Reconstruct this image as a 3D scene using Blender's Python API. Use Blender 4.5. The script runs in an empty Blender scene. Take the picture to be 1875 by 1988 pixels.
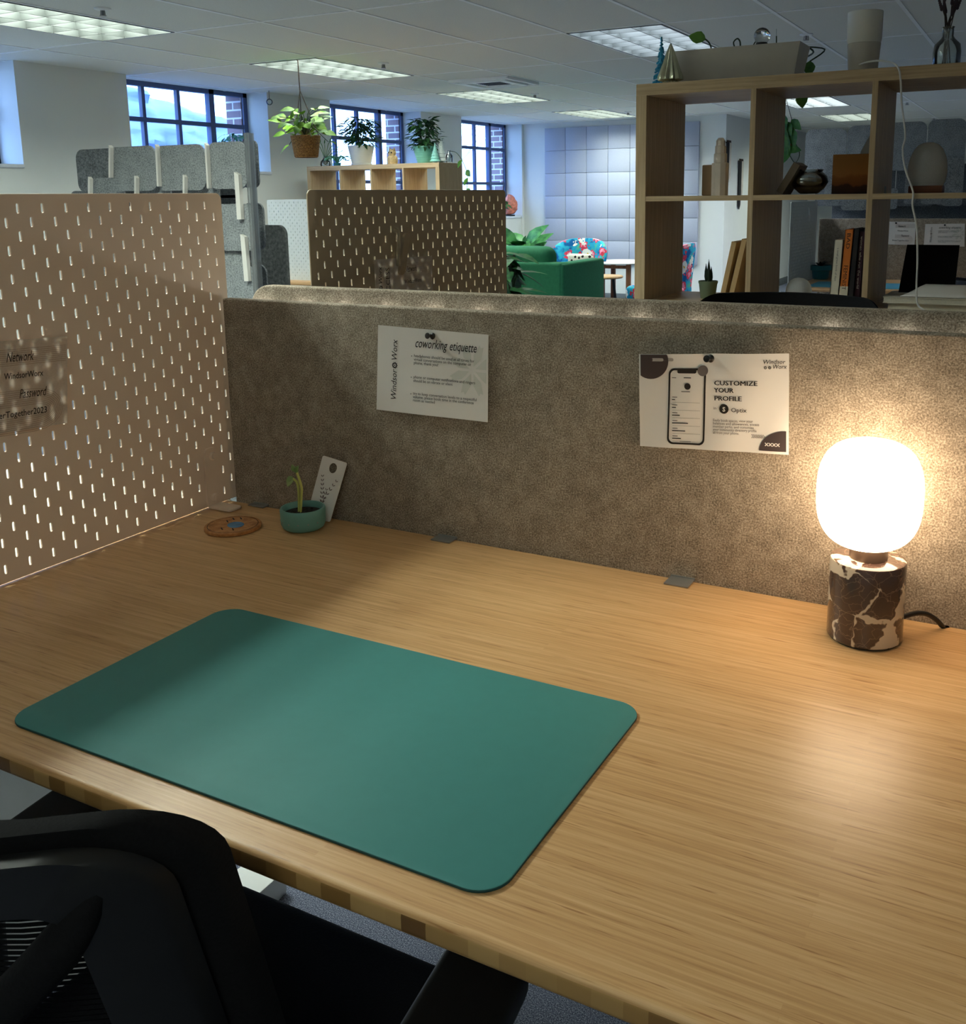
import bpy, bmesh, math, random
from mathutils import Vector, Matrix, noise as mnoise
random.seed(7)
S = bpy.context.scene
COL = S.collection
V = Vector
PI = math.pi

# ------------------------------------------------------------------ camera
CAM = V((1.3105, -1.33111, 1.40894))
RT = V((0.88402761, 0.4672807, -0.01199763))
UP = V((-0.07623773, 0.16945903, 0.98258407))
FW = V((-0.46117567, 0.86771677, -0.18543088))
F_PX, CX, CY = 1906.56, 1011.03, 742.92
cd = bpy.data.cameras.new('camera')
cam = bpy.data.objects.new('camera', cd)
COL.objects.link(cam)
cd.sensor_fit = 'HORIZONTAL'
cd.sensor_width = 36.0
cd.lens = F_PX * 36.0 / 1875.0
cd.shift_x = (937.5 - CX) / 1875.0
cd.shift_y = (CY - 994.0) / 1875.0
cd.clip_start = 0.02
cd.clip_end = 200
cam.matrix_world = Matrix(((RT.x, UP.x, -FW.x, CAM.x), (RT.y, UP.y, -FW.y, CAM.y),
                           (RT.z, UP.z, -FW.z, CAM.z), (0, 0, 0, 1)))
S.camera = cam

def at(u, v, X=None, Y=None, Z=None):
    """point of the room seen at pixel u,v of the 1875x1988 photograph on a plane of the room"""
    d = FW + RT * ((u - CX) / F_PX) - UP * ((v - CY) / F_PX)
    if X is not None: t = (X - CAM.x) / d.x
    elif Y is not None: t = (Y - CAM.y) / d.y
    else: t = (Z - CAM.z) / d.z
    return CAM + d * t

# ------------------------------------------------------------------ world, light levels, exposure
S.view_settings.view_transform = 'Standard'
S.view_settings.look = 'None'
S.view_settings.gamma = 1.0
S.view_settings.use_curve_mapping = False
S.view_settings.exposure = 0.4
SKY = 7.5
TROFFER_W = 62.0
TROFFER_DIM_W = 40.0
LAMP_GLOW = 9.5
w = bpy.data.worlds.new('world'); S.world = w
w.use_nodes = True
wn = w.node_tree
wn.nodes['Background'].inputs[0].default_value = (0.27, 0.50, 1.0, 1)
wn.nodes['Background'].inputs[1].default_value = SKY

# ------------------------------------------------------------------ materials
def lin(c):
    out = []
    for x in c[:3]:
        x = x / 255.0
        out.append(x / 12.92 if x <= 0.04045 else ((x + 0.055) / 1.055) ** 2.4)
    return (*out, 1.0)

MATS = {}
def base(name, rough=0.6, metal=0.0, spec=0.5):
    m = bpy.data.materials.new(name); m.use_nodes = True
    MATS[name] = m
    nt = m.node_tree
    b = nt.nodes['Principled BSDF']
    b.inputs['Roughness'].default_value = rough
    b.inputs['Metallic'].default_value = metal
    b.inputs['Specular IOR Level'].default_value = spec
    return m, nt, b

def nd(nt, t, **kw):
    n = nt.nodes.new(t)
    for k, v in kw.items():
        if k in n.inputs: n.inputs[k].default_value = v
        else: setattr(n, k, v)
    return n

def ramp(nt, stops):
    r = nt.nodes.new('ShaderNodeValToRGB')
    els = r.color_ramp.elements
    while len(els) < len(stops): els.new(0.5)
    for e, (p, c) in zip(els, stops):
        e.position = p; e.color = c
    return r

def coords(nt, scale=(1, 1, 1), rot=(0, 0, 0), loc=(0, 0, 0)):
    tc = nt.nodes.new('ShaderNodeTexCoord')
    mp = nt.nodes.new('ShaderNodeMapping')
    mp.inputs['Scale'].default_value = scale
    mp.inputs['Rotation'].default_value = rot
    mp.inputs['Location'].default_value = loc
    nt.links.new(tc.outputs['Object'], mp.inputs[0])
    return mp.outputs[0]

def bump(nt, b, src, strength, dist=0.002):
    bp = nt.nodes.new('ShaderNodeBump')
    bp.inputs['Strength'].default_value = strength
    bp.inputs['Distance'].default_value = dist
    nt.links.new(src, bp.inputs['Height'])
    nt.links.new(bp.outputs[0], b.inputs['Normal'])

def M(name, col, rough=0.6, var=0.06, scale=25.0, metal=0.0, bmp=0.0, spec=0.5):
    """plain material with a little noise in its colour"""
    if name in MATS: return MATS[name]
    m, nt, b = base(name, rough, metal, spec)
    c = lin(col)
    n = nd(nt, 'ShaderNodeTexNoise', Scale=scale, Detail=4.0)
    nt.links.new(coords(nt), n.inputs['Vector'])
    r = ramp(nt, [(0.3, tuple(x * (1 - var) for x in c[:3]) + (1,)), (0.7, tuple(min(1, x * (1 + var)) for x in c[:3]) + (1,))])
    nt.links.new(n.outputs[0], r.inputs[0])
    nt.links.new(r.outputs[0], b.inputs['Base Color'])
    if bmp: bump(nt, b, n.outputs[0], bmp)
    return m

def felt(name, dark, mid, light, scale=260, lo=0.36, hi=0.66):
    m, nt, b = base(name, 0.95, 0, 0.15)
    co = coords(nt)
    n = nd(nt, 'ShaderNodeTexNoise', Scale=scale, Detail=5.0, Roughness=0.65)
    nt.links.new(co, n.inputs['Vector'])
    n2 = nd(nt, 'ShaderNodeTexNoise', Scale=scale * 0.12, Detail=3.0)
    nt.links.new(co, n2.inputs['Vector'])
    mx = nd(nt, 'ShaderNodeMath', operation='MULTIPLY_ADD')
    nt.links.new(n2.outputs[0], mx.inputs[0]); mx.inputs[1].default_value = 0.22
    nt.links.new(n.outputs[0], mx.inputs[2])
    sb = nd(nt, 'ShaderNodeMath', operation='SUBTRACT'); nt.links.new(mx.outputs[0], sb.inputs[0]); sb.inputs[1].default_value = 0.11
    r = ramp(nt, [(lo, lin(dark)), (0.5, lin(mid)), (hi, lin(light))])
    nt.links.new(sb.outputs[0], r.inputs[0])
    nt.links.new(r.outputs[0], b.inputs['Base Color'])
    bump(nt, b, n.outputs[0], 0.5, 0.0015)
    return m

def grain(name, c1, c2, c3, stretch=(1.2, 40, 40), rough=0.5, scale=3.0, spec=0.4):
    """wood veneer with its grain along the short-stretch axis"""
    m, nt, b = base(name, rough, 0, spec)
    co = coords(nt, stretch)
    n = nd(nt, 'ShaderNodeTexNoise', Scale=scale, Detail=6.0, Roughness=0.6, Distortion=0.3)
    nt.links.new(co, n.inputs['Vector'])
    r = ramp(nt, [(0.3, lin(c1)), (0.5, lin(c2)), (0.72, lin(c3))])
    nt.links.new(n.outputs[0], r.inputs[0])
    nt.links.new(r.outputs[0], b.inputs['Base Color'])
    bump(nt, b, n.outputs[0], 0.06, 0.001)
    return m

def bamboo():
    m, nt, b = base('bamboo', 0.32, 0, 0.45)
    co = coords(nt)
    br = nd(nt, 'ShaderNodeTexBrick', Scale=1.0, offset=0.37, squash=1.0)
    br.inputs['Brick Width'].default_value = 0.62
    br.inputs['Row Height'].default_value = 0.0062
    br.inputs['Mortar Size'].default_value = 0.00025
    br.inputs['Color1'].default_value = (0, 0, 0, 1)
    br.inputs['Color2'].default_value = (1, 1, 1, 1)
    br.inputs['Mortar'].default_value = (0.25, 0.25, 0.25, 1)
    nt.links.new(co, br.inputs['Vector'])
    co2 = coords(nt, (2.2, 90, 90))
    n = nd(nt, 'ShaderNodeTexNoise', Scale=3.0, Detail=6.0, Roughness=0.65)
    nt.links.new(co2, n.inputs['Vector'])
    co3 = coords(nt, (9, 170, 60))
    n3 = nd(nt, 'ShaderNodeTexNoise', Scale=2.0, Detail=2.0)
    nt.links.new(co3, n3.inputs['Vector'])
    a = nd(nt, 'ShaderNodeMath', operation='MULTIPLY_ADD'); nt.links.new(br.outputs[0], a.inputs[0]); a.inputs[1].default_value = 0.16
    nt.links.new(n.outputs[0], a.inputs[2])
    r = ramp(nt, [(0.28, lin((178, 132, 84))), (0.56, lin((205, 160, 108))), (0.86, lin((224, 184, 136)))])
    nt.links.new(a.outputs[0], r.inputs[0])
    k = ramp(nt, [(0.0, (1, 1, 1, 1)), (0.63, (1, 1, 1, 1)), (0.74, (0.62, 0.50, 0.38, 1))])
    nt.links.new(n3.outputs[0], k.inputs[0])
    mul = nd(nt, 'ShaderNodeMix', data_type='RGBA', blend_type='MULTIPLY'); mul.inputs[0].default_value = 1.0
    nt.links.new(r.outputs[0], mul.inputs[6]); nt.links.new(k.outputs[0], mul.inputs[7])
    nt.links.new(mul.outputs[2], b.inputs['Base Color'])
    bump(nt, b, n.outputs[0], 0.05, 0.0008)
    rr = nd(nt, 'ShaderNodeMapRange'); nt.links.new(n.outputs[0], rr.inputs[0]); rr.inputs[3].default_value = 0.32; rr.inputs[4].default_value = 0.46
    nt.links.new(rr.outputs[0], b.inputs['Roughness'])
    return m

def bamboo_edge():
    m, nt, b = base('bamboo_edge', 0.4, 0, 0.4)
    co = coords(nt, (1, 1, 1))
    v = nd(nt, 'ShaderNodeTexVoronoi', voronoi_dimensions='1D', Scale=38.0)
    sx = nd(nt, 'ShaderNodeSeparateXYZ'); nt.links.new(co, sx.inputs[0])
    nt.links.new(sx.outputs[0], v.inputs['W'])
    r = ramp(nt, [(0.03, lin((120, 84, 42))), (0.25, lin((164, 124, 70))), (0.9, lin((196, 156, 98)))])
    sc = nd(nt, 'ShaderNodeSeparateColor'); nt.links.new(v.outputs['Color'], sc.inputs[0])
    nt.links.new(sc.outputs[0], r.inputs[0])
    nt.links.new(r.outputs[0], b.inputs['Base Color'])
    return m

def marble():
    m, nt, b = base('brown_marble', 0.12, 0, 0.6)
    co = coords(nt)
    nz = nd(nt, 'ShaderNodeTexNoise', Scale=16.0, Detail=4.0, Roughness=0.6)
    nt.links.new(co, nz.inputs['Vector'])
    mixv = nd(nt, 'ShaderNodeMix', data_type='RGBA', blend_type='LINEAR_LIGHT'); mixv.inputs[0].default_value = 0.03
    nt.links.new(co, mixv.inputs[6]); nt.links.new(nz.outputs[1], mixv.inputs[7])
    vo = nd(nt, 'ShaderNodeTexVoronoi', feature='DISTANCE_TO_EDGE', Scale=21.0); nt.links.new(mixv.outputs[2], vo.inputs['Vector'])
    vf = nd(nt, 'ShaderNodeTexVoronoi', feature='DISTANCE_TO_EDGE', Scale=55.0); nt.links.new(mixv.outputs[2], vf.inputs['Vector'])
    big = nd(nt, 'ShaderNodeTexNoise', Scale=19.0, Detail=2.0); nt.links.new(co, big.inputs['Vector'])
    thr = nd(nt, 'ShaderNodeMapRange'); nt.links.new(big.outputs[0], thr.inputs[0])
    thr.inputs[1].default_value = 0.42; thr.inputs[2].default_value = 0.72; thr.inputs[3].default_value = 0.004; thr.inputs[4].default_value = 0.24
    lt = nd(nt, 'ShaderNodeMath', operation='SUBTRACT'); nt.links.new(thr.outputs[0], lt.inputs[0]); nt.links.new(vo.outputs[0], lt.inputs[1])
    f1 = nd(nt, 'ShaderNodeMapRange'); nt.links.new(lt.outputs[0], f1.inputs[0]); f1.inputs[1].default_value = -0.01; f1.inputs[2].default_value = 0.02
    f2 = nd(nt, 'ShaderNodeMapRange'); nt.links.new(vf.outputs[0], f2.inputs[0]); f2.inputs[1].default_value = 0.0; f2.inputs[2].default_value = 0.03; f2.inputs[3].default_value = 0.35; f2.inputs[4].default_value = 0.0
    mxx = nd(nt, 'ShaderNodeMath', operation='MAXIMUM'); nt.links.new(f1.outputs[0], mxx.inputs[0]); nt.links.new(f2.outputs[0], mxx.inputs[1])
    r = ramp(nt, [(0.0, lin((70, 52, 46))), (0.4, lin((120, 98, 82))), (1.0, lin((206, 190, 168)))])
    nt.links.new(mxx.outputs[0], r.inputs[0]); nt.links.new(r.outputs[0], b.inputs['Base Color'])
    b.inputs['Coat Weight'].default_value = 0.4
    b.inputs['Coat Roughness'].default_value = 0.05
    return m

def carpet():
    m, nt, b = base('carpet', 0.95, 0, 0.1)
    co = coords(nt)
    n = nd(nt, 'ShaderNodeTexNoise', Scale=420.0, Detail=4.0, Roughness=0.7)
    nt.links.new(co, n.inputs['Vector'])
    r = ramp(nt, [(0.35, lin((50, 54, 68))), (0.5, lin((94, 100, 118))), (0.66, lin((176, 180, 192)))])
    nt.links.new(n.outputs[0], r.inputs[0]); nt.links.new(r.outputs[0], b.inputs['Base Color'])
    bump(nt, b, n.outputs[0], 0.6, 0.004)
    return m

def brick():
    m, nt, b = base('brick', 0.85, 0, 0.2)
    tc = nt.nodes.new('ShaderNodeTexCoord')
    sx = nd(nt, 'ShaderNodeSeparateXYZ'); nt.links.new(tc.outputs['Object'], sx.inputs[0])
    ad = nd(nt, 'ShaderNodeMath', operation='ADD'); nt.links.new(sx.outputs[0], ad.inputs[0]); nt.links.new(sx.outputs[1], ad.inputs[1])
    cb = nd(nt, 'ShaderNodeCombineXYZ'); nt.links.new(ad.outputs[0], cb.inputs[0]); nt.links.new(sx.outputs[2], cb.inputs[1])
    br = nd(nt, 'ShaderNodeTexBrick', Scale=1.0)
    br.inputs['Brick Width'].default_value = 0.21; br.inputs['Row Height'].default_value = 0.075; br.inputs['Mortar Size'].default_value = 0.008
    br.inputs['Color1'].default_value = lin((150, 128, 126)); br.inputs['Color2'].default_value = lin((118, 100, 104)); br.inputs['Mortar'].default_value = lin((212, 208, 206))
    nt.links.new(cb.outputs[0], br.inputs['Vector']); nt.links.new(br.outputs[0], b.inputs['Base Color'])
    return m

def wicker():
    m, nt, b = base('wicker', 0.75, 0, 0.3)
    tc = nt.nodes.new('ShaderNodeTexCoord')
    wv = nd(nt, 'ShaderNodeTexWave', wave_type='BANDS', bands_direction='Z', Scale=32.0, Distortion=3.5)
    wv.inputs['Detail Scale'].default_value = 6.0
    nt.links.new(tc.outputs['Object'], wv.inputs['Vector'])
    r = ramp(nt, [(0.1, lin((74, 46, 20))), (0.5, lin((166, 116, 60))), (0.9, lin((206, 160, 96)))])
    nt.links.new(wv.outputs[0], r.inputs[0]); nt.links.new(r.outputs[0], b.inputs['Base Color'])
    bump(nt, b, wv.outputs[0], 0.8, 0.006)
    return m

def emit(name, col, strength):
    m = bpy.data.materials.new(name); m.use_nodes = True; MATS[name] = m
    nt = m.node_tree
    b = nt.nodes['Principled BSDF']
    n = nd(nt, 'ShaderNodeTexNoise', Scale=4.0)
    r = ramp(nt, [(0.0, tuple(x * 0.98 for x in col) + (1,)), (1.0, tuple(col) + (1,))])
    nt.links.new(n.outputs[0], r.inputs[0]); nt.links.new(r.outputs[0], b.inputs['Emission Color'])
    b.inputs['Base Color'].default_value = (0.9, 0.88, 0.84, 1)
    b.inputs['Emission Strength'].default_value = strength
    return m

def glassy(name, tint=(1, 1, 1), refl=0.12, rough=0.02, body=0.0, bodycol=(1, 1, 1)):
    """clear glass: mostly see-through with a fresnel reflection; body mixes in frosted colour"""
    m = bpy.data.materials.new(name); m.use_nodes = True; MATS[name] = m
    nt = m.node_tree; nt.nodes.remove(nt.nodes['Principled BSDF'])
    out = nt.nodes['Material Output']
    tr = nd(nt, 'ShaderNodeBsdfTransparent'); tr.inputs[0].default_value = (*tint, 1)
    gl = nd(nt, 'ShaderNodeBsdfGlossy'); gl.inputs['Roughness'].default_value = rough
    fr = nd(nt, 'ShaderNodeFresnel'); fr.inputs[0].default_value = 1.45
    mu = nd(nt, 'ShaderNodeMath', operation='ADD'); nt.links.new(fr.outputs[0], mu.inputs[0]); mu.inputs[1].default_value = refl - 0.04
    mx = nd(nt, 'ShaderNodeMixShader'); nt.links.new(mu.outputs[0], mx.inputs[0]); nt.links.new(tr.outputs[0], mx.inputs[1]); nt.links.new(gl.outputs[0], mx.inputs[2])
    last = mx
    if body:
        df = nd(nt, 'ShaderNodeBsdfDiffuse'); nz = nd(nt, 'ShaderNodeTexNoise', Scale=60.0)
        r = ramp(nt, [(0.3, tuple(x * .9 for x in bodycol) + (1,)), (0.7, tuple(bodycol) + (1,))]); nt.links.new(nz.outputs[0], r.inputs[0]); nt.links.new(r.outputs[0], df.inputs[0])
        tl = nd(nt, 'ShaderNodeBsdfTranslucent'); nt.links.new(r.outputs[0], tl.inputs[0])
        m2 = nd(nt, 'ShaderNodeMixShader'); m2.inputs[0].default_value = 0.5; nt.links.new(df.outputs[0], m2.inputs[1]); nt.links.new(tl.outputs[0], m2.inputs[2])
        m3 = nd(nt, 'ShaderNodeMixShader'); m3.inputs[0].default_value = body; nt.links.new(mx.outputs[0], m3.inputs[1]); nt.links.new(m2.outputs[0], m3.inputs[2])
        last = m3
    nt.links.new(last.outputs[0], out.inputs[0])
    return m

def leafmat(name, c1, c2, rough=0.4):
    m, nt, b = base(name, rough, 0, 0.4)
    n = nd(nt, 'ShaderNodeTexNoise', Scale=14.0, Detail=3.0)
    nt.links.new(coords(nt), n.inputs['Vector'])
    r = ramp(nt, [(0.35, lin(c1)), (0.65, lin(c2))])
    nt.links.new(n.outputs[0], r.inputs[0]); nt.links.new(r.outputs[0], b.inputs['Base Color'])
    return m

def floral():
    m, nt, b = base('floral_fabric', 0.85, 0, 0.2)
    co = coords(nt)
    def spots(sc, th, seed):
        c2 = coords(nt, (1, 1, 1), (0, 0, 0), (seed, seed * 2, seed * .5))
        dn = nd(nt, 'ShaderNodeTexNoise', Scale=26.0, Detail=1.0); nt.links.new(c2, dn.inputs['Vector'])
        dm = nd(nt, 'ShaderNodeMix', data_type='RGBA', blend_type='LINEAR_LIGHT'); dm.inputs[0].default_value = .055
        nt.links.new(c2, dm.inputs[6]); nt.links.new(dn.outputs[1], dm.inputs[7])
        v = nd(nt, 'ShaderNodeTexVoronoi', Scale=sc); nt.links.new(dm.outputs[2], v.inputs['Vector'])
        l = nd(nt, 'ShaderNodeMath', operation='LESS_THAN'); l.inputs[1].default_value = th; nt.links.new(v.outputs[0], l.inputs[0])
        return l.outputs[0]
    n = nd(nt, 'ShaderNodeTexNoise', Scale=9.0, Detail=2.0); nt.links.new(co, n.inputs['Vector'])
    r = ramp(nt, [(0.40, lin((18, 92, 150))), (0.48, lin((40, 160, 196))), (0.58, lin((54, 176, 190))), (0.64, lin((96, 190, 150)))])
    nt.links.new(n.outputs[0], r.inputs[0])
    cur = r.outputs[0]
    for sc, th, seed, colr in ((7, 0.42, 1.3, (226, 70, 90)), (7, 0.27, 1.3, (246, 150, 170)), (6, 0.36, 4.1, (240, 238, 226)), (6, 0.12, 4.1, (224, 180, 60))):
        mx = nd(nt, 'ShaderNodeMix', data_type='RGBA'); nt.links.new(spots(sc, th, seed), mx.inputs[0])
        nt.links.new(cur, mx.inputs[6]); mx.inputs[7].default_value = lin(colr); cur = mx.outputs[2]
    nt.links.new(cur, b.inputs['Base Color'])
    return m

def polka():
    m, nt, b = base('dotted_fabric', 0.85, 0, 0.2)
    v = nd(nt, 'ShaderNodeTexVoronoi', Scale=20.0, Randomness=0.6); nt.links.new(coords(nt), v.inputs['Vector'])
    l = nd(nt, 'ShaderNodeMath', operation='LESS_THAN'); l.inputs[1].default_value = 0.33; nt.links.new(v.outputs[0], l.inputs[0])
    mx = nd(nt, 'ShaderNodeMix', data_type='RGBA'); nt.links.new(l.outputs[0], mx.inputs[0]); mx.inputs[6].default_value = lin((232, 224, 200)); mx.inputs[7].default_value = lin((52, 44, 40))
    nt.links.new(mx.outputs[2], b.inputs['Base Color'])
    return m

def sunset_picture():
    m, nt, b = base('dune_picture', 0.7, 0, 0.2)
    tc = nt.nodes.new('ShaderNodeTexCoord')
    sx = nd(nt, 'ShaderNodeSeparateXYZ'); nt.links.new(tc.outputs['Generated'], sx.inputs[0])
    n = nd(nt, 'ShaderNodeTexNoise', Scale=3.0, Detail=3.0); nt.links.new(tc.outputs['Generated'], n.inputs['Vector'])
    ad = nd(nt, 'ShaderNodeMath', operation='MULTIPLY_ADD'); nt.links.new(n.outputs[0], ad.inputs[0]); ad.inputs[1].default_value = 0.3; nt.links.new(sx.outputs[2], ad.inputs[2])
    r = ramp(nt, [(0.16, lin((40, 24, 18))), (0.36, lin((58, 34, 20))), (0.40, lin((110, 62, 26))), (0.56, lin((126, 74, 34))), (0.62, lin((142, 92, 44))), (1.0, lin((134, 88, 42)))])
    nt.links.new(ad.outputs[0], r.inputs[0]); nt.links.new(r.outputs[0], b.inputs['Base Color'])
    return m

bamboo(); bamboo_edge(); marble(); carpet(); brick(); wicker(); floral(); polka(); sunset_picture()
felt('felt_screen', (104, 94, 82), (152, 139, 123), (200, 187, 170), 420, .34, .68)
felt('felt_tile', (104, 108, 110), (142, 147, 148), (166, 170, 170), 170)
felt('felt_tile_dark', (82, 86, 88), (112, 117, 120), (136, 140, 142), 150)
felt('felt_partition', (66, 68, 68), (86, 88, 86), (104, 106, 104), 60)
grain('oak', (176, 148, 112), (196, 168, 128), (212, 186, 146), (40, 40, 1.6), 0.5)
grain('oak_flat', (176, 148, 112), (196, 168, 128), (212, 186, 146), (1.6, 40, 40), 0.5)
grain('light_wood', (186, 140, 86), (208, 164, 108), (222, 182, 128), (2, 30, 30), 0.5)
grain('walnut', (104, 64, 40), (134, 86, 56), (156, 106, 70), (30, 30, 2), 0.5)
grain('cork', (148, 96, 52), (184, 126, 74), (204, 150, 98), (30, 30, 30), 0.7)
M('wall_paint', (226, 228, 222), 0.85, 0.015, 3, bmp=0.02)
M('ceiling_tile', (224, 225, 214), 0.95, 0.04, 120, bmp=0.25)
M('grid_metal', (244, 246, 242), 0.5, 0.02)
M('white_metal', (226, 227, 224), 0.4, 0.02)
M('louver_metal', (62, 66, 64), 0.5, 0.03)
M('reflector', (206, 212, 208), 0.5, 0.02)
M('peg_cream', (240, 218, 198), 0.45, 0.01, 8)
M('peg_brown', (196, 178, 150), 0.5, 0.01, 8)
M('peg_white', (214, 218, 214), 0.5, 0.01, 8)
M('teal_mat', (62, 130, 127), 0.62, 0.02, 60, bmp=0.05, spec=0.35)
M('teal_mat_edge', (24, 70, 70), 0.8, 0.05)
M('paper', (240, 236, 232), 0.8, 0.015, 12)
M('ink', (34, 28, 26), 0.8, 0.05)
M('ink_grey', (112, 104, 102), 0.8, 0.05)
M('ink_pale', (221, 221, 214), 0.8, 0.03)
M('ink_plum', (70, 58, 58), 0.8, 0.04)
M('ink_white', (236, 230, 224), 0.8, 0.02)
M('ink_tan', (178, 156, 138), 0.8, 0.03)
M('ink_leaf', (120, 104, 100), 0.8, 0.04)
M('ink_blue', (92, 132, 168), 0.8, 0.2, 60)
M('black_plastic', (20, 20, 21), 0.45, 0.1, 40)
M('black_fabric', (17, 17, 19), 0.9, 0.2, 300, bmp=0.3, spec=0.2)
M('dark_rubber', (26, 24, 22), 0.6, 0.1)
M('steel', (150, 150, 148), 0.35, 0.04, 30, metal=0.6)
M('brass_dark', (96, 78, 66), 0.4, 0.05, 30, metal=0.4)
M('glaze_teal', (104, 156, 148), 0.5, 0.04, 30)
M('soil', (38, 28, 22), 0.95, 0.4, 200, bmp=0.8)
M('stem_green', (192, 196, 104), 0.5, 0.1)
M('frame_blue', (78, 92, 128), 0.5, 0.04)
M('acoustic_blue', (176, 182, 198), 0.9, 0.03, 80, bmp=0.15, spec=0.2)
M('tarp', (120, 138, 168), 0.55, 0.06, 5)
M('bark', (206, 190, 190), 0.9, 0.2, 30)
M('ground_out', (150, 146, 140), 0.95, 0.2, 5)
M('pot_white', (226, 224, 216), 0.6, 0.02)
M('pale_top', (182, 180, 170), 0.5, 0.02)
M('pot_grey', (196, 190, 182), 0.6, 0.02)
M('pot_mint', (122, 186, 162), 0.5, 0.04)
M('pot_sage', (112, 128, 104), 0.6, 0.04)
M('pot_teal', (40, 122, 130), 0.5, 0.06)
M('owl_gold', (206, 176, 126), 0.6, 0.3, 60)
M('glitter_white', (222, 232, 226), 0.4, 0.2, 150, bmp=0.5)
M('glitter_mint', (150, 214, 200), 0.4, 0.2, 150, bmp=0.5)
M('tinsel_blue', (44, 150, 184), 0.35, 0.3, 120, metal=0.3)
M('mercury', (190, 190, 166), 0.18, 0.12, 25, metal=0.85)
M('selenite', (226, 214, 202), 0.6, 0.05, 20)
M('tan_box', (170, 142, 108), 0.7, 0.05)
M('salt', (226, 132, 104), 0.7, 0.25, 25, bmp=0.6)
M('tan_board', (196, 164, 116), 0.7, 0.05)
M('book_white', (222, 214, 196), 0.6, 0.04)
M('book_orange', (220, 122, 44), 0.6, 0.04)
M('book_plum', (58, 26, 48), 0.6, 0.06)
M('book_black', (26, 22, 26), 0.6, 0.06)
M('book_pages', (228, 220, 200), 0.9, 0.06, 200)
M('book_magenta', (178, 40, 100), 0.6, 0.04)
M('cord_white', (224, 220, 212), 0.5, 0.02)
M('cord_black', (18, 18, 18), 0.5, 0.05)
M('rope', (64, 50, 40), 0.9, 0.1)
M('sofa_green', (44, 110, 76), 0.85, 0.08, 40, bmp=0.1, spec=0.2)
M('legs_wood', (190, 150, 96), 0.5, 0.06)
M('yarn_cream', (220, 212, 196), 0.95, 0.05)
M('yarn_black', (28, 26, 28), 0.95, 0.1)
M('baseboard_grey', (108, 114, 116), 0.6, 0.03)
M('pillar_white', (224, 228, 232), 0.85, 0.01)
M('moss', (92, 78, 44), 0.95, 0.4, 60, bmp=0.8)
M('wood_brown', (112, 64, 40), 0.5, 0.1)
M('grey_slab', (128, 114, 98), 0.7, 0.08)
M('blue_mat', (72, 148, 172), 0.7, 0.03)
M('lavender', (70, 56, 58), 0.9, 0.2)
M('dark_leaf_stem', (54, 70, 40), 0.6, 0.1)
M('stone_grey', (150, 148, 142), 0.6, 0.1)
M('amber_glass', (222, 170, 150), 0.2, 0.2, 30, metal=0.5)
leafmat('leaf_bright', (58, 112, 6), (124, 172, 18), .65)
leafmat('leaf_mid', (40, 92, 40), (86, 140, 58))
leafmat('leaf_dark', (26, 66, 32), (52, 104, 50), .6)
leafmat('leaf_blue', (60, 130, 110), (120, 190, 150))
leafmat('leaf_fiddle', (30, 90, 44), (84, 150, 78))
leafmat('leaf_snake', (26, 40, 30), (44, 62, 44))
leafmat('leaf_vine', (40, 84, 26), (96, 148, 48))
leafmat('sprout_leaf', (120, 158, 92), (196, 206, 146))
emit('lamp_shade_glow', (1.0, 0.76, 0.50), LAMP_GLOW)
emit('tube_glow', (0.86, 1.0, 0.90), 1.6)
emit('added_bulb_glow', (1.0, 0.96, 0.80), 3.0)
glassy('frosted', (1, 1, 1), 0.0, 0.5, 0.93, (0.86, 0.88, 0.88))
glassy('window_glass', (0.97, 0.98, 1.0), 0.05)
glassy('clear_glass', (0.92, 0.96, 0.96), 0.16)
glassy('acrylic', (0.94, 0.96, 0.96), 0.12, 0.05, 0.12, (0.8, 0.84, 0.86))
glassy('vellum', (0.95, 0.93, 0.9), 0.0, 0.8, 0.80, (0.96, 0.88, 0.80))

def mt(n): return MATS[n]

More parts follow.
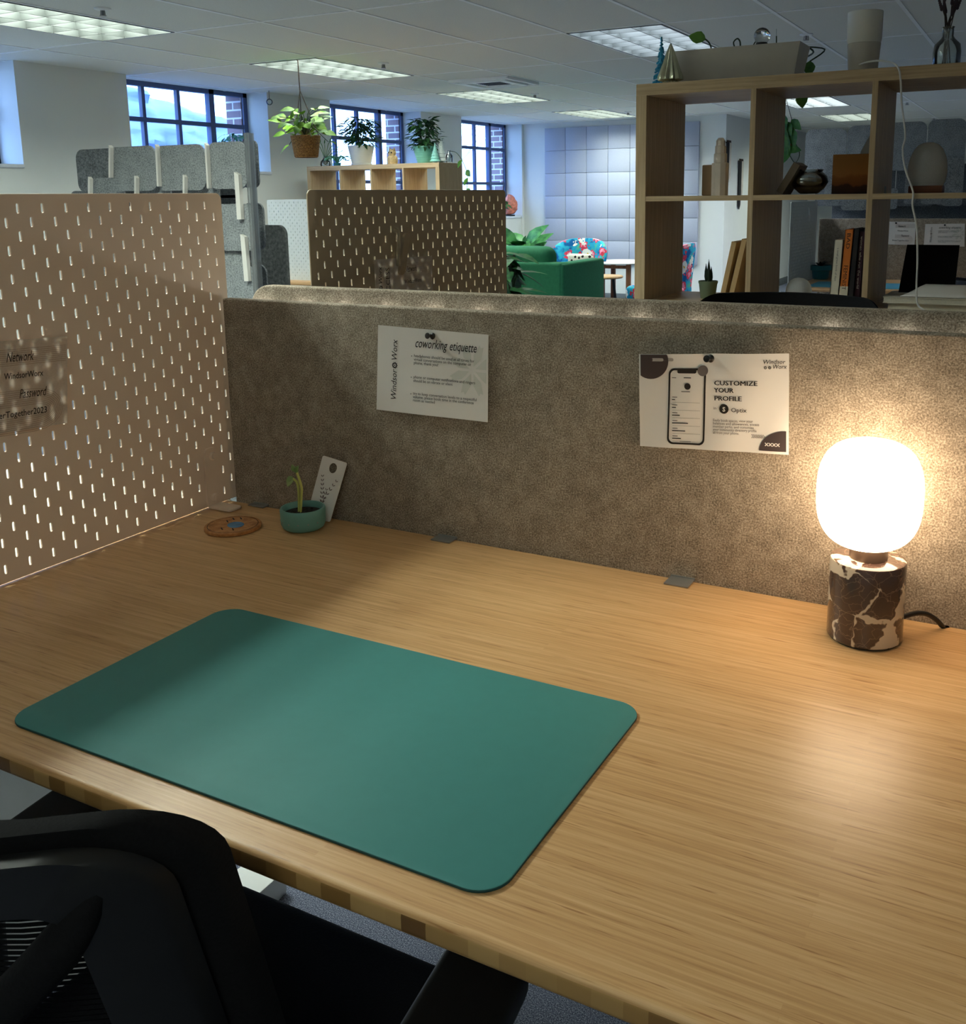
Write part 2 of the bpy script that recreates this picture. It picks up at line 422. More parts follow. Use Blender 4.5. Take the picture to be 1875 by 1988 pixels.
# ------------------------------------------------------------------ mesh building
class MB:
    def __init__(self): self.v = []; self.f = []; self.m = []; self.cur = 0
    def add(self, vs, fs):
        o = len(self.v)
        self.v += [V(p) for p in vs]
        self.f += [tuple(i + o for i in f) for f in fs]
        self.m += [self.cur] * len(fs)
        return self
    def bm(self, bmx, mat=None):
        bmx.verts.ensure_lookup_table()
        for i, vv in enumerate(bmx.verts): vv.index = i
        vs = [(mat @ vv.co) if mat else vv.co.copy() for vv in bmx.verts]
        fs = [[vv.index for vv in f.verts] for f in bmx.faces]
        bmx.free()
        return self.add(vs, fs)
    def box(self, x0, x1, y0, y1, z0, z1, r=0.0, seg=2, mat=None):
        b = bmesh.new()
        bmesh.ops.create_cube(b, size=1.0)
        for vv in b.verts:
            vv.co = V(((x0 + x1) / 2 + vv.co.x * (x1 - x0), (y0 + y1) / 2 + vv.co.y * (y1 - y0), (z0 + z1) / 2 + vv.co.z * (z1 - z0)))
        if r: bmesh.ops.bevel(b, geom=list(b.edges), offset=r, segments=seg, profile=0.5, affect='EDGES', clamp_overlap=True)
        return self.bm(b, mat)
    def lathe(self, prof, c=(0, 0, 0), n=32, mat=None, sx=1, sy=1):
        c = V(c); vs = []; fs = []
        for (r, z) in prof:
            for k in range(n):
                a = 2 * PI * k / n
                p = V((r * math.cos(a) * sx, r * math.sin(a) * sy, z))
                p = (mat @ p) if mat else p
                vs.append(p + c)
        for i in range(len(prof) - 1):
            for k in range(n):
                k2 = (k + 1) % n
                fs.append((i * n + k, i * n + k2, (i + 1) * n + k2, (i + 1) * n + k))
        if prof[0][0] > 1e-6: fs.append(tuple(range(n - 1, -1, -1)))
        if prof[-1][0] > 1e-6: fs.append(tuple((len(prof) - 1) * n + k for k in range(n)))
        return self.add(vs, fs)
    def ball(self, c, r, n=16, sz=1.0):
        return self.lathe([(r * math.sin(PI * i / (n // 2)), -r * sz * math.cos(PI * i / (n // 2))) for i in range(n // 2 + 1)], c, n)
    def tube(self, pts, r, n=8, cap=True):
        pts = [V(p) for p in pts]
        rs = r if isinstance(r, (list, tuple)) else [r] * len(pts)
        vs = []; fs = []
        nrm = None
        for i, p in enumerate(pts):
            t = (pts[min(i + 1, len(pts) - 1)] - pts[max(i - 1, 0)])
            if t.length < 1e-9: t = V((0, 0, 1))
            t.normalize()
            if nrm is None:
                nrm = t.orthogonal().normalized()
            else:
                nrm = (nrm - t * nrm.dot(t))
                nrm = nrm.normalized() if nrm.length > 1e-6 else t.orthogonal().normalized()
            bn = t.cross(nrm)
            for k in range(n):
                a = 2 * PI * k / n
                vs.append(p + (nrm * math.cos(a) + bn * math.sin(a)) * rs[i])
        for i in range(len(pts) - 1):
            for k in range(n):
                k2 = (k + 1) % n
                fs.append((i * n + k, i * n + k2, (i + 1) * n + k2, (i + 1) * n + k))
        if cap:
            fs.append(tuple(range(n - 1, -1, -1))); fs.append(tuple((len(pts) - 1) * n + k for k in range(n)))
        return self.add(vs, fs)
    def prism(self, outline, o, u, v, wv):
        """outline: 2D points; solid from o + a*u + b*v, thickness vector wv"""
        o, u, v, wv = V(o), V(u), V(v), V(wv)
        n = len(outline)
        vs = [o + u * a + v * b for a, b in outline] + [o + u * a + v * b + wv for a, b in outline]
        fs = [tuple(range(n)), tuple(range(2 * n - 1, n - 1, -1))] + [(k, (k + 1) % n, n + (k + 1) % n, n + k) for k in range(n)]
        return self.add(vs, fs)
    def quad(self, a, b, c, d): return self.add([a, b, c, d], [(0, 1, 2, 3)])
    def flat(self, pts): return self.add(pts, [tuple(range(len(pts)))])
    def slab(self, x0, x1, y0, y1, z0, z1, r, edge=0.006, seg=3, n=8):
        """flat board with rounded plan corners r and softened edges"""
        out = rrect(x0, x1, y0, y1, r, n)
        b = bmesh.new()
        vs = [b.verts.new((a, c, z0)) for a, c in out]
        f = b.faces.new(vs)
        ex = bmesh.ops.extrude_face_region(b, geom=[f])
        tv = [e for e in ex['geom'] if isinstance(e, bmesh.types.BMVert)]
        for q in tv: q.co.z = z1
        if edge:
            ed = [e for e in b.edges if abs(e.verts[0].co.z - e.verts[1].co.z) < 1e-7]
            bmesh.ops.bevel(b, geom=ed, offset=edge, segments=seg, profile=0.5, affect='EDGES')
        return self.bm(b)
    def leaf(self, p, d, nrm, L, W, curl=0.2, fold=0.15, tip=1.0):
        p, d, nrm = V(p), V(d).normalized(), V(nrm)
        s = d.cross(nrm)
        s = s.normalized() if s.length > 1e-6 else d.orthogonal().normalized()
        nn = s.cross(d)
        prof = [(0, 0.02), (0.15, 0.6), (0.38, 1.0), (0.62, 0.82), (0.84, 0.4 * tip), (1.0, 0.02)]
        vs = []
        for t, wd in prof:
            c = p + d * (L * t) - nn * (curl * L * t * t)
            h = W * wd / 2
            vs += [c - s * h + nn * (fold * h), c, c + s * h + nn * (fold * h)]
        fs = []
        for i in range(len(prof) - 1):
            a = i * 3
            fs += [(a, a + 1, a + 4, a + 3), (a + 1, a + 2, a + 5, a + 4)]
        return self.add(vs, fs)
    def text(self, s, fn, x, y, size, width=None, shear=0.0, bold=0.0, align='LEFT', rot=0.0, sx=1.0):
        """letters at sheet position x,y (metres) through the mapping fn(x,y)->point"""
        cu = bpy.data.curves.new('tmp', 'FONT')
        cu.body = s; cu.size = size; cu.shear = shear; cu.align_x = align
        cu.offset = bold; cu.resolution_u = 2; cu.fill_mode = 'FRONT'
        ob = bpy.data.objects.new('tmp', cu); COL.objects.link(ob)
        dg = bpy.context.evaluated_depsgraph_get()
        me = bpy.data.meshes.new_from_object(ob.evaluated_get(dg))
        pts = [(q.co.x, q.co.y) for q in me.vertices]; fs = [tuple(p.vertices) for p in me.polygons]
        bpy.data.objects.remove(ob); bpy.data.curves.remove(cu); bpy.data.meshes.remove(me)
        if not pts: return self
        k = sx
        if width:
            x0 = min(p[0] for p in pts); x1 = max(p[0] for p in pts)
            k = width / max(1e-6, x1 - x0)
        ca, sa = math.cos(rot), math.sin(rot)
        return self.add([fn(x + (a * k * ca - b * sa), y + (a * k * sa + b * ca)) for a, b in pts], fs)

def rrect(x0, x1, y0, y1, r, n=6):
    out = []
    for cx, cy, a0 in ((x1 - r, y1 - r, 0), (x0 + r, y1 - r, PI / 2), (x0 + r, y0 + r, PI), (x1 - r, y0 + r, 1.5 * PI)):
        for k in range(n + 1):
            a = a0 + PI / 2 * k / n
            out.append((cx + r * math.cos(a), cy + r * math.sin(a)))
    return out

def finish(me, mats, smooth):
    for m in mats: me.materials.append(m)
    if smooth:
        me.polygons.foreach_set('use_smooth', [True] * len(me.polygons))
        me.set_sharp_from_angle(angle=math.radians(smooth))

def obj(name, mb, mat, parent=None, smooth=40, label=None, recalc=True):
    """ONE mesh object; points given in room coordinates (or in the parent's own frame when it is turned)"""
    me = bpy.data.meshes.new(name)
    off = V((0, 0, 0))
    if parent is not None and not parent.get('_local'):
        q = parent
        while q.parent is not None: q = q.parent
        off = q.location
    me.from_pydata([tuple(p - off) for p in mb.v], [], mb.f)
    me.update()
    mats = mat if isinstance(mat, (list, tuple)) else [mat]
    mats = [MATS[m] if isinstance(m, str) else m for m in mats]
    if len(mats) > 1: me.polygons.foreach_set('material_index', mb.m)
    if recalc:
        b = bmesh.new(); b.from_mesh(me); bmesh.ops.recalc_face_normals(b, faces=b.faces); b.to_mesh(me); b.free()
    finish(me, mats, smooth)
    o = bpy.data.objects.new(name, me); COL.objects.link(o)
    if parent is not None:
        o.parent = parent
        if parent.get('_local'): o['_local'] = True
    if label: o['label'] = label
    return o

def tag(o, label, cat, group=None, kind=None):
    o['label'] = label; o['category'] = cat
    if group: o['group'] = group
    if kind: o['kind'] = kind
    return o

def thing(name, label, cat, loc, group=None, local=False, rz=0.0):
    o = bpy.data.objects.new(name, None); COL.objects.link(o)
    o.empty_display_size = 0.05
    o.location = loc; o.rotation_euler = (0, 0, rz)
    if local: o['_local'] = True
    return tag(o, label, cat, group)

def struct(name, mb, mat, smooth=30, parent=None):
    o = obj(name, mb, mat, parent, smooth)
    if parent is None: o['kind'] = 'structure'
    return o

def dup(root, loc, rz, label, group=None):
    r = root.copy(); COL.objects.link(r); r.location = loc; r.rotation_euler = (0, 0, rz); r['label'] = label
    if group: r['group'] = group
    for ch in list(root.children):
        c = ch.copy(); COL.objects.link(c); c.parent = r
        for g in ch.children:
            d = g.copy(); COL.objects.link(d); d.parent = c
    return r

def arc(a, b, sag, n=10, up=(0, 0, 1)):
    a, b, up = V(a), V(b), V(up)
    return [a.lerp(b, i / n) + up * (sag * 4 * (i / n) * (1 - i / n)) for i in range(n + 1)]

def bez(p0, p1, p2, p3, n=16):
    p0, p1, p2, p3 = V(p0), V(p1), V(p2), V(p3)
    out = []
    for i in range(n + 1):
        t = i / n; s = 1 - t
        out.append(p0 * s ** 3 + p1 * 3 * s * s * t + p2 * 3 * s * t * t + p3 * t ** 3)
    return out

def smoothline(pts, n=6):
    pts = [V(p) for p in pts]; out = []
    for i in range(len(pts) - 1):
        p0 = pts[max(0, i - 1)]; p1 = pts[i]; p2 = pts[i + 1]; p3 = pts[min(len(pts) - 1, i + 2)]
        for k in range(n):
            t = k / n
            out.append(0.5 * ((2 * p1) + (p2 - p0) * t + (2 * p0 - 5 * p1 + 4 * p2 - p3) * t * t + (3 * p1 - p0 - 3 * p2 + p3) * t ** 3))
    out.append(pts[-1])
    return out

# ================================================================== THE ROOM
H = 2.40
XW = -5.2          # inner face of the window wall
XG = -5.47         # window frames
XO = -5.66         # outer face of the brick
YB = 11.08         # back wall
GX = [-0.76 - 0.645 * k for k in range(-8, 8)]     # ceiling grid lines across
GY = [3.13 + 1.265 * k for k in range(-6, 10)]

fl = MB(); fl.box(XO, 4.4, -4.2, 16.2, -0.12, 0.0)
struct('floor', fl, 'carpet')

lit = [(-3.985, -3.34, 1.865, 3.13), (-3.985, -3.34, 4.395, 5.66), (-3.985, -3.34, 6.925, 8.19), (-3.985, -3.34, 9.455, 10.72),
       (-3.985, -3.34, -0.665, 0.6), (-1.405, -0.76, -0.665, 0.6), (-1.405, -0.76, 1.865, 3.13), (1.175, 1.82, -3.195, -1.93)]  # last fixture is added out of view to brighten the pegboard corner
dim = [(-1.405, -0.76, 4.395, 5.66), (-1.405, -0.76, 9.455, 10.72)]
far_lit = [(-1.405, -0.76, 11.985, 13.25), (-1.405, -0.76, 13.9, 14.6)]
holes = lit + dim + [far_lit[0]]
def is_hole(x0, x1, y0, y1):
    cx, cy = (x0 + x1) / 2, (y0 + y1) / 2
    return any(a < cx < b and c < cy < d for a, b, c, d in holes)
ce = MB()
xs = sorted(set([XG] + [x for x in GX if XG < x < 4.3] + [4.3]))
ys = sorted(set([-4.1] + [y for y in GY if -4.1 < y < 16.1] + [16.1]))
for i in range(len(xs) - 1):
    for j in range(len(ys) - 1):
        if not is_hole(xs[i], xs[i + 1], ys[j], ys[j + 1]):
            ce.box(xs[i], xs[i + 1], ys[j], ys[j + 1], H, H + 0.015)
struct('ceiling', ce, 'ceiling_tile')
roofm = MB(); roofm.box(XO, 4.4, -4.2, 16.2, H + 0.16, H + 0.3)
struct('roof_slab', roofm, 'wall_paint')
cg = MB()
for x in xs[1:-1]: cg.box(x - 0.011, x + 0.011, -4.1, 16.1, H - 0.0035, H)
for y in ys[1:-1]: cg.box(XG, 4.3, y - 0.011, y + 0.011, H - 0.003, H)
o = struct('trim_1', cg, 'grid_metal')

# window wall: openings (near edge, far edge, sill height)
OPEN = [(1.79, 3.374, 1.68), (4.345, 5.95, 1.67), (6.87, 8.53, 1.15), (9.43, 11.03, 1.15)]
wl = MB()
y = -4.2
for a, b, z in OPEN:
    wl.box(XG, XW, y, a, 0, H)
    wl.box(XG, XW, a, b, 0, z)
    y = b
wl.box(XG, XW, y, 16.2, 0, H)
wl.box(XG, XW, -4.2, 16.2, H + 0.014, H + 0.16)
struct('wall_left', wl, 'wall_paint')
br = MB(); y = -4.2
for a, b, z in OPEN:
    br.box(XO, XG - 0.002, y, a - 0.02, -0.1, H + 0.2)
    br.box(XO, XG - 0.002, a - 0.02, b - 0.06, -0.1, z - 0.03)
    y = b - 0.06
br.box(XO, XG - 0.002, y, 16.2, -0.1, H + 0.2)
br.box(XO, XG - 0.002, -4.2, 16.2, H + 0.01, H + 0.3)
struct('wall_outer', br, 'brick')

# windows: steel frames with a heavy mullion before the last column
def window(n, a, b, z0, z1, heavy=0.72, cols=(0.24, 0.48), rows=()):
    f = MB(); x0, x1 = XG - 0.035, XG + 0.02
    wdt = b - a
    f.box(x0, x1, a, a + 0.05, z0, z1); f.box(x0, x1, b - 0.05, b, z0, z1)
    f.box(x0, x1, a, b, z0, z0 + 0.05); f.box(x0, x1, a, b, z1 - 0.04, z1)
    for c in cols: f.box(x0 + 0.01, x1 - 0.006, a + wdt * c - 0.017, a + wdt * c + 0.017, z0, z1)
    f.box(x0, x1, a + wdt * heavy - 0.03, a + wdt * heavy + 0.03, z0, z1)
    for r in rows: f.box(x0 + 0.008, x1 - 0.004, a, b, r - 0.018, r + 0.018)
    o = struct('window_%d' % n, f, 'frame_blue')
    g = MB(); g.quad((XG - 0.012, a + .04, z0 + .04), (XG - 0.012, b - .04, z0 + .04), (XG - 0.012, b - .04, z1 - .04), (XG - 0.012, a + .04, z1 - .04))
    obj('window_pane', g, 'window_glass', o, 0, recalc=False)
    s = MB(); s.box(XG + 0.02, XW + 0.012, a + 0.002, b - 0.002, z0 - 0.022, z0 + 0.004, 0.003)
    struct('trim_%d' % (n + 1), s, 'pillar_white')
    ld = bpy.data.lights.new('daylight_portal', 'AREA'); ld.shape = 'RECTANGLE'; ld.size = z1 - z0; ld.size_y = b - a
    ld.cycles.is_portal = True
    lo = bpy.data.objects.new('daylight_portal', ld); COL.objects.link(lo)
    lo.location = (XO - 0.02, (a + b) / 2, (z0 + z1) / 2); lo.rotation_euler = (0, -PI / 2, 0)
window(1, *OPEN[0][:2], 1.68, H, rows=(2.08,))
window(2, *OPEN[1][:2], 1.67, H, rows=(2.09,))
window(3, *OPEN[2][:2], 1.15, H, rows=(1.60, 2.06))
window(4, *OPEN[3][:2], 1.15, H, rows=(1.60, 2.06))

# back wall, corner block with its side wall, far wall, right and rear walls
bw = MB(); bw.box(XW, -2.33, YB, YB + 0.2, 0, H + 0.02)
struct('wall_back', bw, 'wall_paint')
sw = MB(); sw.box(-2.55, -2.33, YB + 0.2, 16.0, 0, H + 0.02)
struct('wall_return', sw, 'wall_paint')
fw = MB(); fw.box(-2.55, 4.4, 16.0, 16.2, 0, H + 0.02); struct('wall_far', fw, 'wall_paint')
rw = MB(); rw.box(4.2, 4.4, -4.2, 16.2, 0, H + 0.02); struct('wall_right', rw, 'wall_paint')
nw = MB(); nw.box(XG, 4.4, -4.3, -4.0, 0, H + 0.02); struct('wall_rear', nw, 'wall_paint')
bb = MB(); bb.box(-2.33, -2.318, YB, 16.0, 0, 0.11, 0.003); struct('baseboard_return', bb, 'baseboard_grey')
bb = MB(); bb.box(XW, -2.318, YB - 0.012, YB, 0, 0.11, 0.003); struct('baseboard_back', bb, 'baseboard_grey')

# ceiling lights: recessed box, reflector, tubes, louvre of 3 x 6 cells
def troffer(x0, x1, y0, y1, watts, label, group, tint=(0.90, 1.0, 0.90)):
    t = thing('ceiling_light', label, 'ceiling light', ((x0 + x1) / 2, (y0 + y1) / 2, H), group)
    g = 0.012
    a, b, c, d = x0 + g, x1 - g, y0 + g, y1 - g
    f = MB()
    for q in ((a, a + .012, c, d), (b - .012, b, c, d), (a, b, c, c + .012), (a, b, d - .012, d)): f.box(*q, H - 0.006, H + 0.13)
    obj('frame', f, 'louver_metal', t)
    r = MB(); r.box(a, b, c, d, H + 0.12, H + 0.135); obj('reflector', r, 'reflector', t)
    lv = MB(); z0, z1 = H - 0.002, H + 0.062
    for k in range(1, 3):
        xx = a + (b - a) * k / 3; lv.box(xx - .0035, xx + .0035, c, d, z0, z1)
    for k in range(1, 7):
        yy = c + (d - c) * k / 7; lv.box(a, b, yy - .003, yy + .003, z0, z1)
    obj('louver', lv, 'louver_metal', t)
    for k in range(3):
        tb = MB(); xx = a + (b - a) * (k + .5) / 3
        tb.tube([(xx, c + .04, H + .095), (xx, d - .04, H + .095)], 0.013, 10)
        obj('tube', tb, 'tube_glow' if watts > 5 else 'frosted', t)
    ld = bpy.data.lights.new('tube_light', 'AREA'); ld.shape = 'RECTANGLE'; ld.size = b - a - .06; ld.size_y = d - c - .06
    ld.energy = watts; ld.color = tint
    lo = bpy.data.objects.new('tube_light', ld); COL.objects.link(lo); lo.parent = t
    lo.location = (0, 0, 0.078)
    return t
LG = 'troffer lights along the window side'
labs = ['lit ceiling light at the top corner above the cream pegboard', 'lit ceiling light just behind the hanging basket ropes', 'lit ceiling light just past the square air vent',
        'farthest lit ceiling light before the blue padded back wall', 'lit ceiling light over the desks at the near end', 'lit ceiling light over the cream pegboard', 'lit ceiling light over the hidden opposite desk', 'added ceiling light, unseen behind the viewer, brightening the cream pegboard']
for k, (q, l) in enumerate(zip(lit, labs)): troffer(*q, TROFFER_W * (1.0, 1.0, 1.0, 1.0, 1.0, 1.7, .45, .38)[k], l, LG)
troffer(*dim[0], TROFFER_DIM_W, 'dim bluish ceiling light behind the blue glass tree', 'dim ceiling lights', (0.75, 0.86, 1.0))
troffer(*dim[1], TROFFER_DIM_W * 2, 'ceiling light seen through bookcase above the trailing vine leaf', 'dim ceiling lights', (0.85, 0.93, 1.0))
troffer(*far_lit[0], TROFFER_W * 0.8, 'lit ceiling light far off, seen through the bookcase middle column', LG)

# air vent
x0, x1, y0, y1 = -3.30, -2.72, 6.09, 6.66
t = thing('air_vent', 'square white ceiling air vent with stepped rings', 'vent', ((x0 + x1) / 2, (y0 + y1) / 2, H))
f = MB()
for k, (g, z) in enumerate(((0, .012), (.07, .02), (.14, .012))):
    a, b, c, d = x0 + g, x1 - g, y0 + g, y1 - g
    for q in ((a, a + .035, c, d), (b - .035, b, c, d), (a + .035, b - .035, c, c + .035), (a + .035, b - .035, d - .035, d)): f.box(*q, H - z - .012, H - .001)
obj('frame', f, 'grid_metal', t)
f = MB()
for k in range(7):
    yy = y0 + .18 + k * .032; f.box(x0 + .17, x1 - .17, yy, yy + .008, H - .025, H - .004)
obj('grille', f, 'black_plastic', t)

# sprinklers
spots = [((199, 16), 'ceiling sprinkler above the near lit ceiling light'), ((744, 122), 'ceiling sprinkler between the hanging basket and the air vent'),
         ((1038, 182), 'ceiling sprinkler beyond the air vent'), ((1219, 217), 'farthest ceiling sprinkler above the padded back wall'),
         ((1565, 66), 'ceiling sprinkler over the bookcase beside the crystal ball'), ((1761, 197), 'ceiling sprinkler seen in the bookcase beside the white cord'),
         ((1813, 228), 'small ceiling sprinkler above the grey felt tile divider')]
for (u, v), lb in spots:
    p = at(u, v, Z=H)
    t = thing('sprinkler', lb, 'sprinkler', (p.x, p.y, H), 'ceiling sprinklers')
    f = MB(); f.lathe([(0.0, 0), (.042, 0), (.04, -.006), (.026, -.011), (0.0, -.011)], (p.x, p.y, H - .0005), 20); obj('escutcheon', f, 'grid_metal', t)
    f = MB(); f.tube([(p.x, p.y, H - .01), (p.x, p.y, H - .035)], .007, 8); f.lathe([(0, -.036), (.018, -.036), (.018, -.039), (0, -.039)], (p.x, p.y, H), 10)
    for a in (0, PI / 2, PI, 1.5 * PI): f.tube([(p.x + .012 * math.cos(a), p.y + .012 * math.sin(a), H - .012), (p.x + .015 * math.cos(a), p.y + .015 * math.sin(a), H - .036)], .0025, 5)
    obj('head', f, 'steel', t)

# acoustic wall panel of felt squares on the back wall
px = [-4.855 + .3128 * k for k in range(8)]; pz = [2.33 - .303 * k for k in range(7)]
t = thing('acoustic_panel', 'blue-grey padded wall panel of square tiles on the back wall', 'wall panel', (-3.75, YB, .5))
for i in range(7):
    for j in range(6):
        f = MB(); f.box(px[i] + .0015, px[i + 1] - .0015, YB - .035, YB, pz[j + 1] + .0015, pz[j] - .0015, .006)
        obj('tile', f, 'acoustic_blue', t)

# outside: ground, bare trees, tarpaulin
g = MB(); g.box(-30, XO - .01, -20, 40, 0.9, 1.0); struct('ground', g, 'ground_out')
def bare_tree(x, y, h, lb, seed):
    rnd = random.Random(seed); f = MB()
    def grow(p, d, L, r, lev):
        pts = [p]; dd = d.copy()
        for k in range(4):
            dd = (dd + V((rnd.uniform(-.25, .25), rnd.uniform(-.25, .25), rnd.uniform(-.05, .15)))).normalized()
            pts.append(pts[-1] + dd * L / 4)
        f.tube(pts, [r * (1 - .12 * k) for k in range(5)], 5)
        if lev < 4:
            for k in range(4 if lev < 2 else 3):
                q = pts[rnd.randint(2, 4)]
                nd_ = (dd + V((rnd.uniform(-1, 1), rnd.uniform(-1, 1), rnd.uniform(-.3, .6))) * .9).normalized()
                grow(q, nd_, L * rnd.uniform(.55, .8), r * .52, lev + 1)
    grow(V((x, y, .95)), V((0, 0, 1)), h * .35, .055, 0)
    tag(obj('bare_tree', f, 'bark'), lb, 'tree', 'bare trees outside')
bare_tree(-15, 8.5, 6, 'leafless tree outside the blue-lit window with the tarp', 1)
bare_tree(-15.5, 17.5, 5, 'leafless tree outside the window behind the white potted plant', 2)
bare_tree(-17, 20.5, 6, 'leafless tree outside the window, nearest its brick edge', 3)
bare_tree(-15, 25.5, 5, 'leafless tree outside the farthest window', 4)
bare_tree(-18, 29.5, 6, 'leafless tree far outside the last window', 5)
f = MB(); n = 36; vs = []
for i in range(n + 1):
    for j in range(n + 1):
        yy = 4.2 + 5.5 * i / n; s = j / n
        top = 2.93 - .16 * (yy - 4.6) if yy > 6.1 else 2.69 + .5 * max(0, 6.0 - yy)
        z = 1.0 + (top - 1.0) * s
        x = -6.4 - 1.3 * s + .20 * mnoise.noise(V((yy * 2.2, z * 2.5, 3))) + .13 * mnoise.noise(V((yy * 5 + z * 4, z * 6 - yy * 2, 9)))
        vs.append((x, yy, z))
fs = [(i * (n + 1) + j, (i + 1) * (n + 1) + j, (i + 1) * (n + 1) + j + 1, i * (n + 1) + j + 1) for i in range(n) for j in range(n)]
f.add(vs, fs)
o = obj('tarpaulin', f, 'tarp', None, 60); tag(o, 'rumpled blue tarpaulin outside the left-hand window', 'tarp')
md = o.modifiers.new('thickness', 'SOLIDIFY'); md.thickness = .008

# ================================================================== OUR DESK
DZ = .86
t = thing('desk', 'bamboo-topped desk with teal mat and lit lamp on it', 'desk', (0.8, -.39, 0))
f = MB(); f.slab(-.012, 1.62, -.776, -.0275, DZ - .023, DZ, .012, .0065, 4)
me = obj('tabletop', f, ['bamboo', 'bamboo_edge'], t, 50)
for p in me.data.polygons:
    if abs(p.normal.z) < .35: p.material_index = 1
f = MB(); f.box(-.055, .020, -.325, -.255, .04, DZ - .021, .004); obj('leg', f, 'white_metal', t)
f = MB(); f.box(1.50, 1.60, -.40, -.33, .04, DZ - .021, .004); obj('leg', f, 'white_metal', t)
f = MB(); f.box(-.065, .027, -.72, .027, .0, .055, .004); obj('foot', f, 'white_metal', t)
f = MB(); f.box(1.505, 1.595, -.72, .027, .0, .055, .004); obj('foot', f, 'white_metal', t)
f = MB(); f.box(.02, 1.5, -.31, -.27, DZ - .09, DZ - .0225, .004); obj('crossbar', f, 'white_metal', t)

f = MB(); f.box(-.50, .085, -.40, -.33, .056, DZ - .03, .003); tag(obj('modesty_screen', f, 'white_metal'), 'white upright screen under the left end of the bamboo desk', 'screen')
# desk mat (turned a hair clockwise)
f = MB(); f.slab(.357, .965, -.736, -.402, DZ + .0003, DZ + .0035, .03, .0012, 2, 10)
me = obj('desk_mat', f, ['teal_mat', 'teal_mat_edge'], None, 50); tag(me, 'teal rectangular desk mat with rounded corners lying on bamboo desk', 'desk mat')
for p in me.data.polygons:
    if abs(p.normal.z) < .5: p.material_index = 1

# front felt screen with its clamps
SY = -.027
t = thing('felt_screen', 'brown-grey felt desk screen with two pinned notices', 'desk screen', (.8, -.015, DZ))
f = MB(); f.box(.012, 1.62, SY, SY + .022, DZ - .2, 1.237, .0035, 3); obj('panel', f, 'felt_screen', t)
for cxx, yy in ((.478, -.052), (.881, -.06), (.075, -.043)):
    f = MB(); f.box(cxx - .018, cxx + .018, yy, SY + .006, DZ + .0002, DZ + .0026, .0006); f.box(cxx - .018, cxx + .018, SY - .0022, SY + .004, DZ, DZ + .004)
    obj('clamp', f, 'steel', t, label='grey steel clamp plate')

# second felt screen, rounded corner, and added, unseen bulbs that cast the bright spots on it
f = MB(); out = [(a, b) for a, b in rrect(-.032, 1.66, DZ - .2, 1.251, .045, 8)]
f.prism(out, (0, .09, 0), (1, 0, 0), (0, 0, 1), (0, .022, 0))
bmx = bmesh.new(); me0 = bpy.data.meshes.new('x'); me0.from_pydata([tuple(p) for p in f.v], [], f.f); bmx.from_mesh(me0); bpy.data.meshes.remove(me0)
bmesh.ops.recalc_face_normals(bmx, faces=bmx.faces)
bmesh.ops.bevel(bmx, geom=[e for e in bmx.edges if abs(e.verts[0].co.y - e.verts[1].co.y) < 1e-6], offset=.005, segments=3, profile=.5, affect='EDGES')
f = MB(); f.bm(bmx)
tag(obj('felt_screen', f, 'felt_screen'), 'grey felt screen with rounded end just behind the front screen', 'desk screen')
t = thing('added_bulb_string', 'added unseen bulbs that light spots on the second felt screen', 'added light', (.6, .05, 1.2))
f = MB(); bxs = [.0 + .0957 * k for k in range(17)]
f.tube([(x + dx, .079, 1.195 + dz) for x in bxs for dx, dz in ((0, 0), (.048, -.008))], .0012, 5); obj('wire', f, 'cord_black', t)
for x in bxs:
    f = MB(); f.ball((x, .079, 1.2005), .0035, 8); obj('added_bulb', f, 'added_bulb_glow', t)
    ld = bpy.data.lights.new('added_bulb_light', 'POINT'); ld.energy = .028; ld.color = (1, 1, .9); ld.shadow_soft_size = .003
    lo = bpy.data.objects.new('added_bulb_light', ld); COL.objects.link(lo); lo.parent = t; lo.location = (x - .6, .079 - .05, 1.2085 - 1.2)

# pegboards: plate with rows of upright slots, every other row shifted half a pitch
def pegboard(name, mat, W, Ht, thick, o, u, v, parent, flip=False, ns=6):
    cu = bpy.data.curves.new('tmp', 'CURVE'); cu.dimensions = '2D'; cu.fill_mode = 'BOTH'; cu.extrude = thick / 2 - .0007; cu.bevel_depth = .0007; cu.bevel_resolution = 1
    def spl(pts):
        s = cu.splines.new('POLY'); s.points.add(len(pts) - 1); s.use_cyclic_u = True
        for q, (a, b) in zip(s.points, pts): q.co = (a, b, 0, 1)
    spl(rrect(0, W, 0, Ht, .011, 6))
    rows = int(round(Ht / .02)) - 1
    for r in range(1, rows + 1):
        zz = Ht - .02 * r
        a = .04 if r % 2 == 1 else .02
        while a < W - .015:
            pts = []
            for k in range(ns + 1): q = PI * k / ns; pts.append((a + .0027 * math.cos(q), zz + .005 + .0027 * math.sin(q)))
            for k in range(ns + 1): q = PI + PI * k / ns; pts.append((a + .0027 * math.cos(q), zz - .005 + .0027 * math.sin(q)))
            spl(pts); a += .04
    ob = bpy.data.objects.new('tmp', cu); COL.objects.link(ob)
    me = bpy.data.meshes.new_from_object(ob.evaluated_get(bpy.context.evaluated_depsgraph_get()))
    f = MB(); o, u, v = V(o), V(u), V(v); nn = u.cross(v)
    f.add([o + u * q.co.x + v * q.co.y + nn * q.co.z for q in me.vertices], [tuple(p.vertices) for p in me.polygons])
    bpy.data.objects.remove(ob); bpy.data.curves.remove(cu); bpy.data.meshes.remove(me)
    return obj(name, f, mat, parent, 40, recalc=False)

t = thing('pegboard', 'cream pegboard standing along the left end of the bamboo desk', 'pegboard', (0, -.38, DZ))
